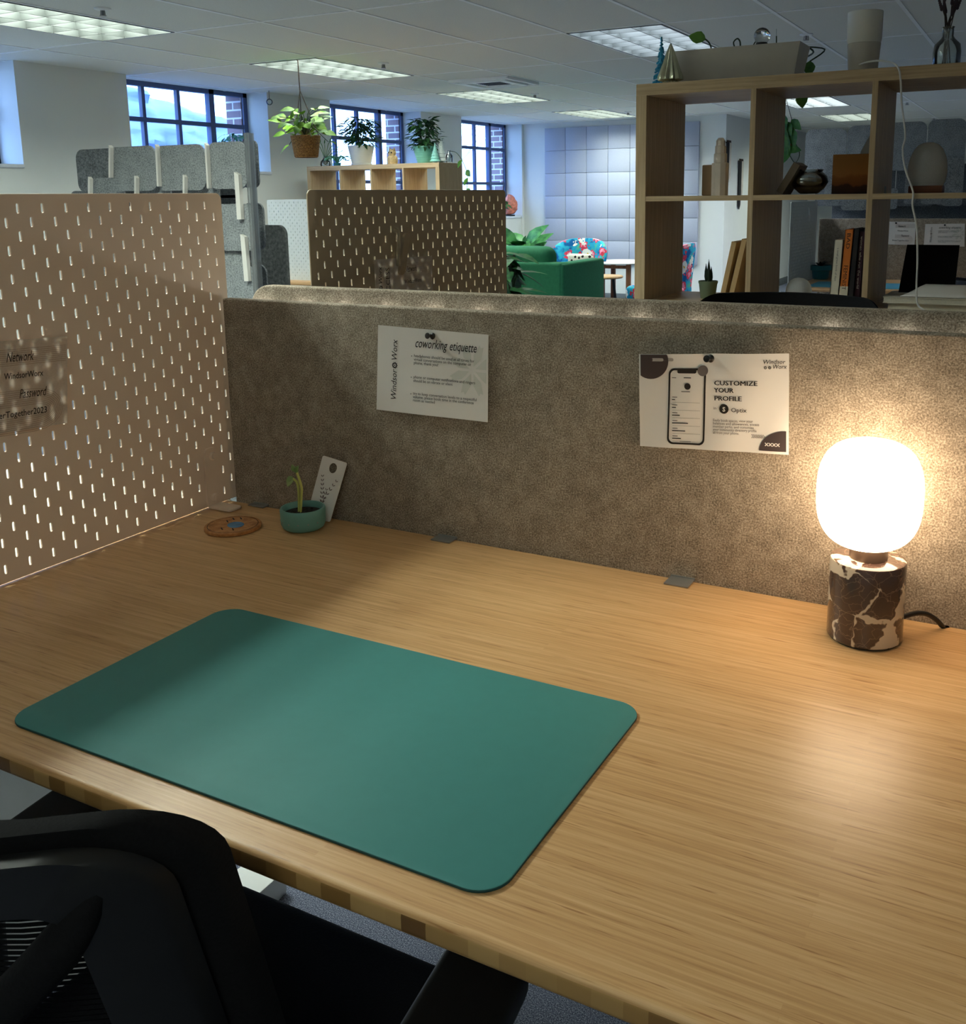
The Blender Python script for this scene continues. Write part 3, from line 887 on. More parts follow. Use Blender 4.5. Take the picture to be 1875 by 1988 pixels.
# distances run back from the felt screen, so mirror: first column nearest the screen
pegboard('panel', 'peg_cream', .76, .56, .0032, (-.0016, -.001, DZ + .002), (0, -1, 0), (0, 0, 1), t)
f = MB(); f.prism(rrect(-.088, -.056, DZ + .001, DZ + .110, .010, 5), (0.0005, 0, 0), (0, 1, 0), (0, 0, 1), (.004, 0, 0))
f.slab(.0005, .058, -.088, -.056, DZ + .0005, DZ + .0045, .009, .001, 2)
bk = obj('bracket', f, 'peg_cream', t)
for yy, zz in ((-.070, DZ + .095), (-.072, DZ + .018)):
    f = MB(); f.lathe([(0, 0), (.0075, 0), (.0075, .003), (.006, .0048), (0, .005)], (.0042, yy, zz), 18, Matrix.Rotation(PI / 2, 4, 'Y'))
    f.cur = 0; f.box(.0088, .0096, yy - .0006, yy + .0006, zz - .004, zz + .004)
    obj('screw', f, 'peg_cream', bk)

# printed sheets -----------------------------------------------------------
def sheetmap(tl, tr, brr, bl, W, Hh, nrm, bulge=None):
    tl, tr, brr, bl, nrm = V(tl), V(tr), V(brr), V(bl), V(nrm).normalized()
    def fn(x, y, off=0.0006):
        u = x / W; v = 1 - y / Hh
        p = tl.lerp(tr, u).lerp(bl.lerp(brr, u), v)
        if bulge: p = p + nrm * bulge(u, v)
        return p + nrm * off
    return fn

def sheet_mesh(fn, W, Hh, nx=14, ny=10, th=.0003):
    f = MB(); vs = []
    for k in (th / 2, -th / 2):
        for j in range(ny + 1):
            for i in range(nx + 1): vs.append(fn(W * i / nx, Hh * j / ny, k))
    n1 = (nx + 1) * (ny + 1); fs = []
    for j in range(ny):
        for i in range(nx):
            a = j * (nx + 1) + i
            fs.append((a, a + 1, a + nx + 2, a + nx + 1)); fs.append((n1 + a, n1 + a + nx + 1, n1 + a + nx + 2, n1 + a + 1))
    edge = [i for i in range(nx + 1)] + [(j + 1) * (nx + 1) - 1 for j in range(1, ny + 1)] + [ny * (nx + 1) + i for i in range(nx - 1, -1, -1)] + [j * (nx + 1) for j in range(ny - 1, 0, -1)]
    for k in range(len(edge)):
        a, b = edge[k], edge[(k + 1) % len(edge)]; fs.append((a, n1 + a, n1 + b, b))
    return f.add(vs, fs)

def disc(f, fn, x, y, rx, ry=None, n=28, a0=0, a1=2 * PI, clip=None):
    ry = ry or rx
    full = abs(a1 - a0 - 2 * PI) < 1e-6
    m = n if full else n + 1
    R = 6 if max(rx, ry) > .01 else 2
    vs = []
    for r in range(1, R + 1):
        for k in range(m):
            a = a0 + (a1 - a0) * k / n; p, q = x + rx * r / R * math.cos(a), y + ry * r / R * math.sin(a)
            if clip: p = min(max(p, clip[0]), clip[1]); q = min(max(q, clip[2]), clip[3])
            vs.append(fn(p, q))
    if clip: x = min(max(x, clip[0]), clip[1]); y = min(max(y, clip[2]), clip[3])
    vs.append(fn(x, y)); c = len(vs) - 1
    kk = range(m) if full else range(m - 1)
    fs = [(c, k, (k + 1) % m) for k in kk]
    for r in range(R - 1): fs += [(r * m + k, (r + 1) * m + k, (r + 1) * m + (k + 1) % m, r * m + (k + 1) % m) for k in kk]
    f.add(vs, fs)

def ring(f, fn, outer, inner):
    o2, i2 = [], []
    for k in range(len(outer)):
        a, b, c, d = outer[k], outer[(k + 1) % len(outer)], inner[k], inner[(k + 1) % len(outer)]
        mm = max(1, int(math.hypot(b[0] - a[0], b[1] - a[1]) / .006))
        for r in range(mm):
            s_ = r / mm; o2.append((a[0] + (b[0] - a[0]) * s_, a[1] + (b[1] - a[1]) * s_)); i2.append((c[0] + (d[0] - c[0]) * s_, c[1] + (d[1] - c[1]) * s_))
    n = len(o2)
    f.add([fn(*p) for p in o2] + [fn(*p) for p in i2], [(k, (k + 1) % n, n + (k + 1) % n, n + k) for k in range(n)])

def rect(f, fn, x0, x1, y0, y1): f.quad(fn(x0, y0), fn(x1, y0), fn(x1, y1), fn(x0, y1))
def stroke(f, fn, pts, wd):
    for (a, b), (c, d) in zip(pts[:-1], pts[1:]):
        L = math.hypot(c - a, d - b) or 1e-6; nx_, ny_ = -(d - b) / L * wd / 2, (c - a) / L * wd / 2
        f.quad(fn(a + nx_, b + ny_), fn(c + nx_, d + ny_), fn(c - nx_, d - ny_), fn(a - nx_, b - ny_))
def gear(f, fn, x, y, r):
    ring(f, fn, [(x + r * .8 * math.cos(2 * PI * k / 24), y + r * .8 * math.sin(2 * PI * k / 24)) for k in range(24)], [(x + r * .48 * math.cos(2 * PI * k / 24), y + r * .48 * math.sin(2 * PI * k / 24)) for k in range(24)])
    for k in range(10):
        a = 2 * PI * k / 10; ca, sa = math.cos(a), math.sin(a); q = r * .14
        f.quad(*[fn(x + ca * rr - sa * s, y + sa * rr + ca * s) for rr, s in ((r * .74, -q), (r, -q), (r, q), (r * .74, q))])
    disc(f, fn, x, y, r * .22, n=10)

def wordmark_up(f, fn, x, y0, y1):
    """the name written upwards with a gear between its two words"""
    L = y1 - y0; s = L * .155
    f.text('Windsor', fn, x, y0, s, L * .50, .22, 0, rot=PI / 2)
    gear(f, fn, x - s * .27, y0 + L * .585, L * .055)
    f.text('Worx', fn, x, y0 + L * .655, s, L * .335, .22, 0, rot=PI / 2)

def etiquette(fn, W, Hh, t, fine=True):
    f = MB()
    X = lambda u: u * W
    Yv = lambda v: (1 - v) * Hh
    wordmark_up(f, fn, X(.188), Yv(.865), Yv(.155))
    f.text('coworking', fn, X(.35), Yv(.215), .0215, X(.29), .30, .00005)
    f.text('etiquette', fn, X(.66), Yv(.215), .0215, X(.235), .30, .00005)
    lines = [(.33, 'headphones should be used at all times for', .535), (.372, 'virtual conversations on the computer or', .51), (.412, 'phone, thank you!', .22),
             (.577, 'phone or computer notifications and ringers', .545), (.62, 'should be on vibrate or silent', .35),
             (.77, 'try to keep conversation levels to a respectful', .56), (.81, 'volume, please book time in the conference', .535), (.85, 'room as needed', .195)]
    for v, s, wd in lines: f.text(s, fn, X(.345), Yv(v), .0066, X(wd), 0, 0.00002)
    for v in (.322, .57, .765): disc(f, fn, X(.325), Yv(v), .0008, n=8)
    obj('printed_text', f, 'ink', t, 0, recalc=False)
    f = MB(); fo = lambda x, y: fn(x, y, .0004)
    for k in range(8):
        a = PI / 8 + k * PI / 4; ca, sa = math.cos(a), math.sin(a); R = .043
        pts = [(.006, 0), (.024, .0075), (R, .004), (R * .92, 0), (R, -.004), (.024, -.0075)]
        pp = []
        for r_, s_ in pts:
            x = X(.865) + ca * r_ - sa * s_; y = Yv(.42) + sa * r_ + ca * s_
            pp.append((min(x, W * .985), y))
        f.flat([fo(*q) for q in pp])
    obj('flower_motif', f, 'ink_pale', t, 0, recalc=False)

def wifi(fn, W, Hh, t, left=True):
    f = MB(); X = lambda u: u * W; Yv = lambda v: (1 - v) * Hh
    if left:
        wordmark_up(f, fn, X(.11), Yv(.9), Yv(.12))
        f.text('WIFI ACCESS', fn, X(.24), Yv(.9), .021, Yv(.14) - Yv(.9), 0, -.0001, rot=PI / 2)
    f.text('Network', fn, X(.50), Yv(.235), .0200, X(.215), .25, .00012)
    f.text('WindsorWorx', fn, X(.485), Yv(.42), .0130, X(.31), 0, .00008)
    f.text('Password', fn, X(.60), Yv(.645), .0190, X(.22), .25, .00012)
    f.text('BetterTogether2023', fn, X(.345), Yv(.84), .0130, X(.475), 0, .00008)
    obj('printed_text', f, 'ink', t, 0, recalc=False)
    f = MB()
    for k in range(9):
        q = k * .0028
        stroke(f, fn, [(X(.42), Yv(.10) - q), (X(.985), Yv(.10) - q)], .0006)
        pts = [(X(.42), Yv(.555) - q)]
        for m in range(9):
            a = PI / 2 - PI * m / 8; pts.append((X(.73) + (.046 - q) * math.cos(a), Yv(.555) - .031 + (.031 - q) * math.sin(a)))
        pts.append((X(.42), pts[-1][1])); stroke(f, fn, pts, .0006)
    obj('printed_lines', f, 'ink_tan', t, 0, recalc=False)

def push_pin(p, n, lb):
    p, n = V(p), V(n).normalized()
    R = V((0, 0, 1)).rotation_difference(n).to_matrix().to_4x4()
    f = MB(); f.lathe([(0, -.006), (.0006, -.006), (.0006, 0), (.0052, 0), (.0056, .001), (.0050, .0022), (.0030, .0034), (.0026, .0085), (.0040, .0105), (.0050, .0118), (.0046, .0132), (0, .0138)], p, 16, R)
    tag(obj('push_pin', f, 'black_plastic', None, 40), lb, 'push pin', 'black push pins')

# wifi sheet hanging on the cream pegboard (upright along the desk's end)
W_, H_ = .20, .13
fn = sheetmap((.0062, -.547, 1.222), (.0062, -.345, 1.210), (.0050, -.359, 1.077), (.0050, -.561, 1.091), W_, H_, (1, 0, 0))
t = thing('wifi_sign', 'see-through printed network and password sheet on the cream pegboard', 'sign', (.005, -.48, 1.15))
obj('sheet', sheet_mesh(fn, W_, H_, 4, 3), 'vellum', t, 0); wifi(fn, W_, H_, t)

# notice about etiquette
W_, H_ = .21, .141
A = [at(734, 631, Y=SY - .004), at(948, 650, Y=SY - .004), at(946, 820, Y=SY - .009), at(731, 795, Y=SY - .004)]
fn = sheetmap(*A, W_, H_, (0, -1, 0), lambda u, v: .0012 * math.sin(u * 5) * v)
t = thing('paper_notice', 'white paper notice about coworking etiquette pinned to felt screen', 'notice', tuple(A[0].lerp(A[2], .5)))
obj('sheet', sheet_mesh(fn, W_, H_), 'paper', t, 60); etiquette(fn, W_, H_, t)
push_pin(fn(W_ * .515, H_ * .93, .0005), (-.25, -1, .15), 'black push pin holding the coworking etiquette notice')

# poster about the profile app
W_, H_ = .216, .137
A = [at(1241, 687, Y=SY - .012), at(1532, 686, Y=SY - .022), at(1531, 883, Y=SY - .014), at(1242, 866, Y=SY - .006)]
fn0 = sheetmap(*A, W_, H_, (0, -1, 0), lambda u, v: .005 * math.sin(u * 2.6 + .3) * (1 - v) ** 2 - .006 * math.exp(-((u - .5) / .12) ** 2 - (v / .2) ** 2) + .0006 * math.sin(u * 17 + v * 5) * (0.4 + v))
t = thing('paper_poster', 'white paper poster with phone drawing pinned to felt screen', 'poster', tuple(A[0].lerp(A[2], .5)))
obj('sheet', sheet_mesh(fn0, W_, H_, 44, 28), 'paper', t, 60)
X = lambda u: u * W_
Yv = lambda v: (1 - v) * H_
f1 = lambda x, y: fn0(x, y, .0008)
f2 = lambda x, y: fn0(x, y, .0013)
f = MB(); disc(f, f1, X(.085), Yv(.07), .0275, .0265, 40, clip=(X(.012), X(.25), 0, H_ - .0005))
disc(f, f1, X(.985), Yv(.972), .037, .0285, 20, PI / 2, PI)
obj('printed_shape', f, 'ink_plum', t, 0, recalc=False)
f = MB()
def chev(f, fn_, u, v, s=.0022): stroke(f, fn_, [(X(u) - s * .5, Yv(v) + s), (X(u) + s * .5, Yv(v)), (X(u) - s * .5, Yv(v) - s)], .0007)
for k in range(9): chev(f, f2, .105 + .0085 * k, .058)
for k in range(4):
    cx_, cy_ = X(.862 + .024 * k), Yv(.905); s = .0022
    stroke(f, f2, [(cx_ - s, cy_ - s), (cx_ + s, cy_ + s)], .0012); stroke(f, f2, [(cx_ - s, cy_ + s), (cx_ + s, cy_ - s)], .0012)
f.text('S', f2, X(.5775), Yv(.585), .0088, None, 0, .0003)
obj('printed_white', f, 'ink_white', t, 0, recalc=False)
f = MB()
for k in range(8): chev(f, f1, .183 + .0085 * k, .058)
for k in range(8): chev(f, f1, .77 + .0105 * k, .83, .0026)
disc(f, f2, X(.447), Yv(.172), .0075)
for v, wd in ((.685, .26), (.715, .30), (.745, .26), (.776, .285), (.806, .175)):
    pass
for v, s, wd in ((.692, 'Easily book spaces, view your', .26), (.724, 'balances and allowances, access', .30), (.757, 'member perks, and customize', .265), (.789, 'your community directory profile', .285), (.821, 'all from your phone.', .172)):
    f.text(s, f1, X(.512), Yv(v), .0052, X(wd), 0, .00002)
for r in range(6):
    v = .455 + .083 * r
    rect(f, f1, X(.236), X(.236 + .035), Yv(v), Yv(v) + .0011); rect(f, f1, X(.236), X(.425), Yv(v + .052), Yv(v + .052) + .0003)
rect(f, f1, X(.30), X(.36), Yv(.395), Yv(.395) + .0012); rect(f, f1, X(.235), X(.265), Yv(.25), Yv(.25) + .001)
obj('printed_grey', f, 'ink_grey', t, 0, recalc=False)
f = MB()
PH = [(X(.222), X(.472), Yv(.945), Yv(.155))]
def phone(q): return rrect(X(.214) + q, X(.470) - q, Yv(.955) + q, Yv(.148) - q, .0085 - q * .6, 6)
tilt = lambda p: (p[0] - (Yv(.148) - p[1]) * .035, p[1])
ring(f, f1, [tilt(p) for p in phone(0)], [tilt(p) for p in phone(.0027)])
f.flat([f1(*tilt(p)) for p in rrect(X(.275), X(.405), Yv(.20), Yv(.152), .0022, 3)])
disc(f, f1, X(.343), Yv(.335), .0047)
for r in range(6):
    v = .482 + .083 * r
    rect(f, f1, X(.233), X(.233 + (.022, .028, .055, .11, .09, .06)[r]), Yv(v), Yv(v) + .0013)
rect(f, f1, X(.318), X(.368), Yv(.25), Yv(.25) + .0012); rect(f, f1, X(.285), X(.36), Yv(.925), Yv(.925) + .0008)
for dx in (0, .0003, .0006):
    f.text('CUSTOMIZE', f1, X(.52) + dx, Yv(.318), .0092, X(.28))
    f.text('YOUR', f1, X(.52) + dx, Yv(.392), .0092, X(.129))
    f.text('PROFILE', f1, X(.52) + dx, Yv(.475), .0092, X(.178))
f.text('in', f1, X(.515), Yv(.568), .0056, X(.018))
disc(f, f1, X(.586), Yv(.56), .0068)
f.text('Optix', f1, X(.633), Yv(.59), .0086, X(.10))
f.text('Windsor', f1, X(.838), Yv(.10), .0082, X(.135), .22)
gear(f, f1, X(.855), Yv(.137), .0022); gear(f, f1, X(.882), Yv(.137), .0022)
f.text('Worx', f1, X(.897), Yv(.148), .0082, X(.085), .22)
obj('printed_text', f, 'ink', t, 0, recalc=False)
push_pin(fn0(W_ * .497, H_ * .95, .0005), (-.2, -1, .1), 'black push pin holding the phone poster')

# table lamp -----------------------------------------------------------------
LX, LY = 1.146, -.108
t = thing('table_lamp', 'lit table lamp with white globe shade on brown marble base', 'lamp', (LX, LY, DZ))
f = MB(); f.lathe([(0, .0022), (.044, .0022), (.0455, .004), (.0455, .101), (.0448, .1035), (.043, .1045), (0, .1045)], (LX, LY, DZ), 64); obj('base', f, 'brown_marble', t, 30)
f = MB(); f.lathe([(0, 0), (.0425, 0), (.0425, .0022), (0, .0022)], (LX, LY, DZ + .0001), 40); obj('base_pad', f, 'dark_rubber', t)
f = MB(); f.lathe([(0, .1046), (.0225, .1046), (.0228, .106), (.0228, .121), (.020, .1225), (0, .1225)], (LX, LY, DZ), 40); obj('collar', f, 'brass_dark', t)
LX -= .003
prof = []
for k in range(33):
    a = -PI / 2 + PI * k / 32
    ca, sa = math.cos(a), math.sin(a)
    e = 0.66
    r_ = .0625 * (abs(ca) ** e); z_ = .0675 * (abs(sa) ** .76) * (1 if sa > 0 else -1)
    prof.append((r_ if k not in (0, 32) else 0, z_))
f = MB(); f.lathe(prof, (LX, LY, DZ + .1195 + .0665), 48)
obj('shade', f, 'lamp_shade_glow', t, 60)
f = MB(); f.tube(smoothline([(LX + .043, LY + .010, DZ + .028), at(1775, 1191, Y=-.082), at(1798, 1192, Y=-.066), at(1818, 1204, Y=-.05), at(1831, 1219, Y=-.037), at(1838, 1228, Y=-.033)], 6), .0032, 10)
for q in f.v: q.z = max(q.z, DZ + .0004)
obj('power_cord', f, 'cord_black', t)

# coaster, sprout in a teal pot, leaning card ---------------------------------
CXc, CYc = .122, -.148
t = thing('coaster', 'round cork coaster with small blue print on the bamboo desk', 'coaster', (CXc, CYc, DZ))
f = MB(); f.lathe([(0, 0), (.046, 0), (.0475, .001), (.0475, .005), (.0465, .006), (0, .006)], (CXc, CYc, DZ + .0002), 48); obj('disc', f, 'cork', t, 40)
fnc = lambda x, y: V((CXc, CYc, DZ + .0066)) + V((.82, -.57, 0)) * x + V((.57, .82, 0)) * y
f = MB(); disc(f, fnc, .004, .004, .017, .014, 14); obj('blue_print', f, 'ink_blue', t, 0, recalc=False)
f = MB()
f.text('MAKE GOOD', fnc, -.032, .014, .008, .022, 0, 0, rot=.9); f.text('THINGS', fnc, -.028, -.006, .008, .02, 0, 0, rot=1.1)
ring(f, lambda x, y: fnc(x, y), [(.042 * math.cos(a * PI / 20), .042 * math.sin(a * PI / 20)) for a in range(40)], [(.041 * math.cos(a * PI / 20), .041 * math.sin(a * PI / 20)) for a in range(40)])
f2m = MB(); ring(f2m, fnc, [(.0425 * math.cos(a * PI / 20), .0425 * math.sin(a * PI / 20)) for a in range(40)], [(.0415 * math.cos(a * PI / 20), .0415 * math.sin(a * PI / 20)) for a in range(40)])
for k, (x, y) in enumerate(((-.026, .018), (-.030, .006), (-.022, -.006), (.014, -.022), (.026, -.006))): rect(f2m, fnc, x - .006, x + .006, y, y + .0022)
obj('dark_print', f2m, 'ink', t, 0, recalc=False)

PX, PY = .229, -.092
t = thing('potted_sprout', 'tall green sprout in a low teal pot on the bamboo desk', 'potted plant', (PX, PY, DZ))
f = MB(); f.lathe([(0, 0), (.030, 0), (.0345, .003), (.0375, .010), (.038, .026), (.0385, .0335), (.037, .0365), (.0345, .0365), (.033, .033), (.033, .024), (0, .024)], (PX, PY, DZ + .0002), 48); obj('pot', f, 'glaze_teal', t, 50)
f = MB(); f.lathe([(0, .0285), (.018, .0275), (.0332, .0262), (.0332, .0245), (0, .0245)], (PX, PY, DZ), 28)
for k in range(26): a = random.uniform(0, 6.28); rr = random.uniform(.004, .029); f.ball((PX + rr * math.cos(a), PY + rr * math.sin(a), DZ + .0275), random.uniform(.0015, .0032), 6)
obj('soil', f, 'soil', t)
p0 = V((PX - .002, PY - .004, DZ + .026))
def loc(u, v): return at(u, v, Y=PY - .004)
s1 = smoothline([p0, loc(585, 962), loc(585, 945), loc(578, 922), loc(575, 913)], 6); s2 = smoothline([p0 + V((-.003, 0, 0)), loc(580, 962), loc(577, 938), loc(569, 930), loc(565, 928)], 6)
f = MB(); f.tube(s1, .0022, 8); obj('stem', f, 'stem_green', t); f = MB(); f.tube(s2, .0022, 8); obj('stem', f, 'stem_green', t)
for (u, v), dr, L in (((574, 917), (.5, -.2, .8), .016), ((572, 916), (-.3, -.2, .9), .013), ((567, 925), (-.3, -.5, -.9), .019), ((569, 926), (-.8, -.2, -.5), .016)):
    f = MB(); f.leaf(loc(u, v), dr, (.2, -1, .3), L, L * .62, .1, .35); o = obj('leaf', f, 'sprout_leaf', t, 60)
    md = o.modifiers.new('thickness', 'SOLIDIFY'); md.thickness = .0018
for k in range(7):
    a = -2.9 + .45 * k; f = MB(); f.lathe([(0, 0), (.0013, 0), (.0013, .0007), (0, .001)], (PX + .0376 * math.cos(a), PY + .0376 * math.sin(a), DZ + .016), 8, Matrix.Rotation(a, 4, 'Z') @ Matrix.Rotation(PI / 2, 4, 'Y')); obj('stud', f, 'steel', t)

ctl, ctr, cbr, cbl = V((.247, -.036, .9775)), V((.2775, -.0315, .964)), V((.252, -.0435, DZ + .0006)), V((.216, -.046, DZ + .012))
ctl, ctr = at(627, 884, Y=-.0345), at(674, 899, Y=-.0345); cbr = at(641, 1021, Y=-.052); cbl = at(595, 1004, Y=-.052)
cbr.z = max(cbr.z, DZ + .0012); cbl.z = max(cbl.z, DZ + .0012)
W_, H_ = (ctr - ctl).length, (cbl - ctl).length
cn = (ctr - ctl).cross(ctl - cbl).normalized()
if cn.y > 0: cn = -cn
fn = sheetmap(ctl, ctr, cbr, cbl, W_, H_, cn)
t = thing('card_tag', 'white swing tag with leaf drawing leaning on the felt screen', 'tag', tuple(ctl.lerp(cbr, .5)))
f = MB(); n = 24
def card_pt(k): 
    return rrect(0, W_, 0, H_, .004, 5)
outer = []
for k, (a, b) in enumerate(rrect(0, W_, 0, H_, .003, 5)):
    a2, b2 = rrect(0, W_, 0, H_, .003, 5)[(k + 1) % 24]; mm = 10 if math.hypot(a2 - a, b2 - b) > .006 else 1
    outer += [(a + (a2 - a) * r / mm, b + (b2 - b) * r / mm) for r in range(mm)]
m = len(outer)
hx, hy, hr = W_ * .52, H_ * .855, .0082
inner = [(hx + hr * math.cos(math.atan2(b - hy, a - hx)), hy + hr * 1.15 * math.sin(math.atan2(b - hy, a - hx))) for a, b in outer]
vs = [fn(a, b, .0005) for a, b in outer] + [fn(a, b, .0005) for a, b in inner] + [fn(a, b, -.0005) for a, b in outer] + [fn(a, b, -.0005) for a, b in inner]
fs = []
for k in range(m):
    k2 = (k + 1) % m
    fs += [(k, k2, m + k2, m + k), (2 * m + k, 3 * m + k, 3 * m + k2, 2 * m + k2), (k, 2 * m + k, 2 * m + k2, k2), (m + k, m + k2, 3 * m + k2, 3 * m + k)]
f.add(vs, fs); obj('card', f, 'paper', t, 0)
f = MB()
def sprig(x, y, ang, n, L):
    for k in range(n):
        s = k / (n - 1); bx, by = x + math.cos(ang) * L * s, y + math.sin(ang) * L * s
        for sd in (-1, 1):
            a = ang + sd * .6; l = .0085 * (1 - .35 * s)
            q = [(0, 0), (l * .5, l * .16), (l, 0), (l * .5, -l * .16)]
            f.flat([fn(bx + math.cos(a) * p - math.sin(a) * r, by + math.sin(a) * p + math.cos(a) * r, .0008) for p, r in q])
sprig(W_ * .47, H_ * .28, 1.85, 7, .048); sprig(W_ * .47, H_ * .34, 1.15, 5, .04); sprig(W_ * .47, H_ * .27, 1.5, 4, .025)
obj('leaf_print', f, 'ink_leaf', t, 0, recalc=False)

# office chair -----------------------------------------------------------------
def office_chair(label, loc, rz, top=.987, seat_z=.50):
    t = thing('office_chair', label, 'office chair', loc, 'black mesh office chairs', True, rz)
    hw = .232; z0 = seat_z + .07; z1 = top
    def bk(x, z, off=0.0):
        q = (z - z0) / (z1 - z0)
        return V((x - .012, -.318 + 2.43 * x * x + .10 * (1 - q) + off, z))
    def band(g0, g1, y0, y1):
        """frame of the back between two rounded outlines, curved round the sitter"""
        o1 = rrect(-hw + g0, hw - g0, z0 + g0, z1 - g0, .055 - g0 * .4, 8); o2 = rrect(-hw + g1, hw - g1, z0 + g1, z1 - g1, .055 - g1 * .5, 8)
        def dens(o):
            out = []
            for k in range(len(o)):
                a, b = o[k], o[(k + 1) % len(o)]
                m_ = 10 if math.hypot(a[0] - b[0], a[1] - b[1]) > .1 else 1
                out += [(a[0] + (b[0] - a[0]) * r / m_, a[1] + (b[1] - a[1]) * r / m_) for r in range(m_)]
            return out
        o1, o2 = dens(o1), dens(o2); n = len(o1); e = .006
        def off(o, d): return o
        rows = [[bk(x, z, y0 + e) for x, z in o1], [bk(x * .985, z0 + (z - z0) * .99 + .003, y0) for x, z in o1], [bk(x * 1.015, z, y0) for x, z in o2], [bk(x, z, y0 + e) for x, z in o2],
                [bk(x, z, y1) for x, z in o2], [bk(x, z, y1) for x, z in o1]]
        f = MB(); vs = [p for r in rows for p in r]; R = len(rows)
        f.add(vs, [(r * n + k, r * n + (k + 1) % n, ((r + 1) % R) * n + (k + 1) % n, ((r + 1) % R) * n + k) for r in range(R) for k in range(n)])
        return f
    obj('back_frame', band(.012, .058, 0, .018), 'black_plastic', t, 50)
    obj('back_trim', band(0, .05, .024, .046), 'black_fabric', t, 50)
    f = MB(); nz_ = 70
    for k in range(nz_):
        zz = z0 + .015 + (z1 - z0 - .03) * (k + .5) / nz_
        vs = []; nx_ = 14
        for i in range(nx_ + 1):
            x = -hw + .02 + (2 * hw - .04) * i / nx_
            vs += [bk(x, zz - .0021, .034), bk(x, zz + .0021, .034)]
        f.add(vs, [(2 * i, 2 * i + 2, 2 * i + 3, 2 * i + 1) for i in range(nx_)])
    obj('mesh_panel', f, 'black_fabric', t, 0, recalc=False)
    f = MB(); zt2 = top - .09
    f.tube(smoothline([(0, -.10, seat_z - .085), (0, -.20, seat_z - .02), (0, -.225, seat_z + .08), (0, -.25, seat_z + .2)], 5), .026, 10)
    for sd in (-1, 1): f.tube(smoothline([bk(0, seat_z + .18, -.012), bk(sd * .05, seat_z + .26, -.014), bk(sd * .11, seat_z + .33, -.004), bk(sd * .165, zt2, .004), bk(sd * .19, zt2 + .045, .012)], 5), [.017] * 16 + [.0155, .0135, .011, .009, .007], 10)
    obj('spine', f, 'black_fabric', t, 50)
    f = MB(); f.slab(-.25, .25, -.25, .27, seat_z - .07, seat_z, .08, .028, 4); obj('seat', f, 'black_fabric', t, 50)
    f = MB(); f.slab(-.22, .22, -.22, .2, seat_z - .10, seat_z - .071, .06, .008, 2); obj('seat_shell', f, 'black_plastic', t, 50)
    for sd in (-1, 1):
        xx = sd * .295
        f = MB(); f.slab(xx - .044, xx + .046, -.14, .145, seat_z + .145, seat_z + .178, .034, .010, 3, 8)
        rm = Matrix.Translation((xx, .1, 0)) @ Matrix.Rotation(.12, 4, 'Z') @ Matrix.Translation((-xx, -.1, 0)); f.v = [rm @ q for q in f.v]; obj('armrest', f, 'black_plastic', t, 50)
        f = MB(); f.tube(smoothline([(sd * .19, -.02, seat_z - .085), (sd * .27, -.02, seat_z - .07), (xx, -.02, seat_z - .02), (xx, -.015, seat_z + .14)], 5), .02, 10); obj('arm_post', f, 'black_plastic', t, 50)
    f = MB(); f.lathe([(0, .12), (.03, .12), (.03, .26), (.022, .26), (.022, seat_z - .09), (0, seat_z - .09)], (0, -.02, 0), 20); obj('column', f, 'black_plastic', t)
    for k in range(5):
        a = 2 * PI * k / 5 + .3; ca, sa = math.cos(a), math.sin(a)
        f = MB(); f.tube([(0, -.02, .125), (ca * .16, -.02 + sa * .16, .105), (ca * .30, -.02 + sa * .30, .082)], [.028, .024, .018], 8); lg = obj('leg', f, 'black_plastic', t)
        f = MB(); f.lathe([(0, -.02), (.022, -.02), (.027, -.012), (.027, .012), (.022, .02), (0, .02)], (ca * .30, -.02 + sa * .30, .0275), 16, Matrix.Rotation(a, 4, 'Z') @ Matrix.Rotation(PI / 2, 4, 'X')); f.tube([(ca * .3, -.02 + sa * .3, .05), (ca * .3, -.02 + sa * .3, .09)], .008, 6); obj('caster', f, 'dark_rubber', lg)
    return t
ch = office_chair('black mesh office chair pushed up to the bamboo desk', (.585, -.725, 0), .0)
office_chair('black chair back peeking over the felt screen before the bookcase', (.74, .98, 0), PI + .02, 1.157, .56)

# ================================================================== OPPOSITE DESK
t = thing('desk', 'desk hidden behind the felt screens, carrying the brown pegboard', 'desk', (.8, .52, 0))
f = MB(); f.slab(.08, 1.70, .125, .87, DZ - .022, DZ, .02, .009, 3); obj('tabletop', f, 'bamboo', t, 50)
for xx in (.14, 1.6):
    f = MB(); f.box(xx - .04, xx + .04, .45, .52, .04, DZ - .021, .004); obj('leg', f, 'white_metal', t)
    f = MB(); f.box(xx - .045, xx + .045, .16, .84, 0, .05, .004); obj('foot', f, 'white_metal', t)
PXB = .1
t = thing('pegboard', 'brown pegboard standing behind the felt screens with a clipped sheet', 'pegboard', (PXB, .5, DZ))
pegboard('panel', 'peg_brown', .76, .565, .0032, (PXB - .0025, .118, DZ + .002), (0, 1, 0), (0, 0, 1), t)
t = thing('wifi_sign', 'see-through printed sheet clipped on the brown pegboard', 'sign', (PXB + .008, .41, 1.22))
W_, H_ = .215, .14
fn = sheetmap((PXB + .009, .302, 1.288), (PXB + .007, .518, 1.284), (PXB + .007, .518, 1.155), (PXB + .009, .302, 1.155), W_, H_, (1, 0, 0))
obj('sheet', sheet_mesh(fn, W_, H_, 4, 3), 'vellum', t, 0); wifi(fn, W_, H_, t)
t = thing('peg_clip', 'brown clip hooked on the brown pegboard holding the sheet', 'clip', (PXB + .01, .39, 1.30))
f = MB(); f.tube(smoothline([(PXB + .003, .385, 1.345), (PXB + .012, .386, 1.338), (PXB + .014, .384, 1.31), (PXB + .012, .382, 1.27)], 5), .005, 8); obj('hook', f, 'peg_brown', t)
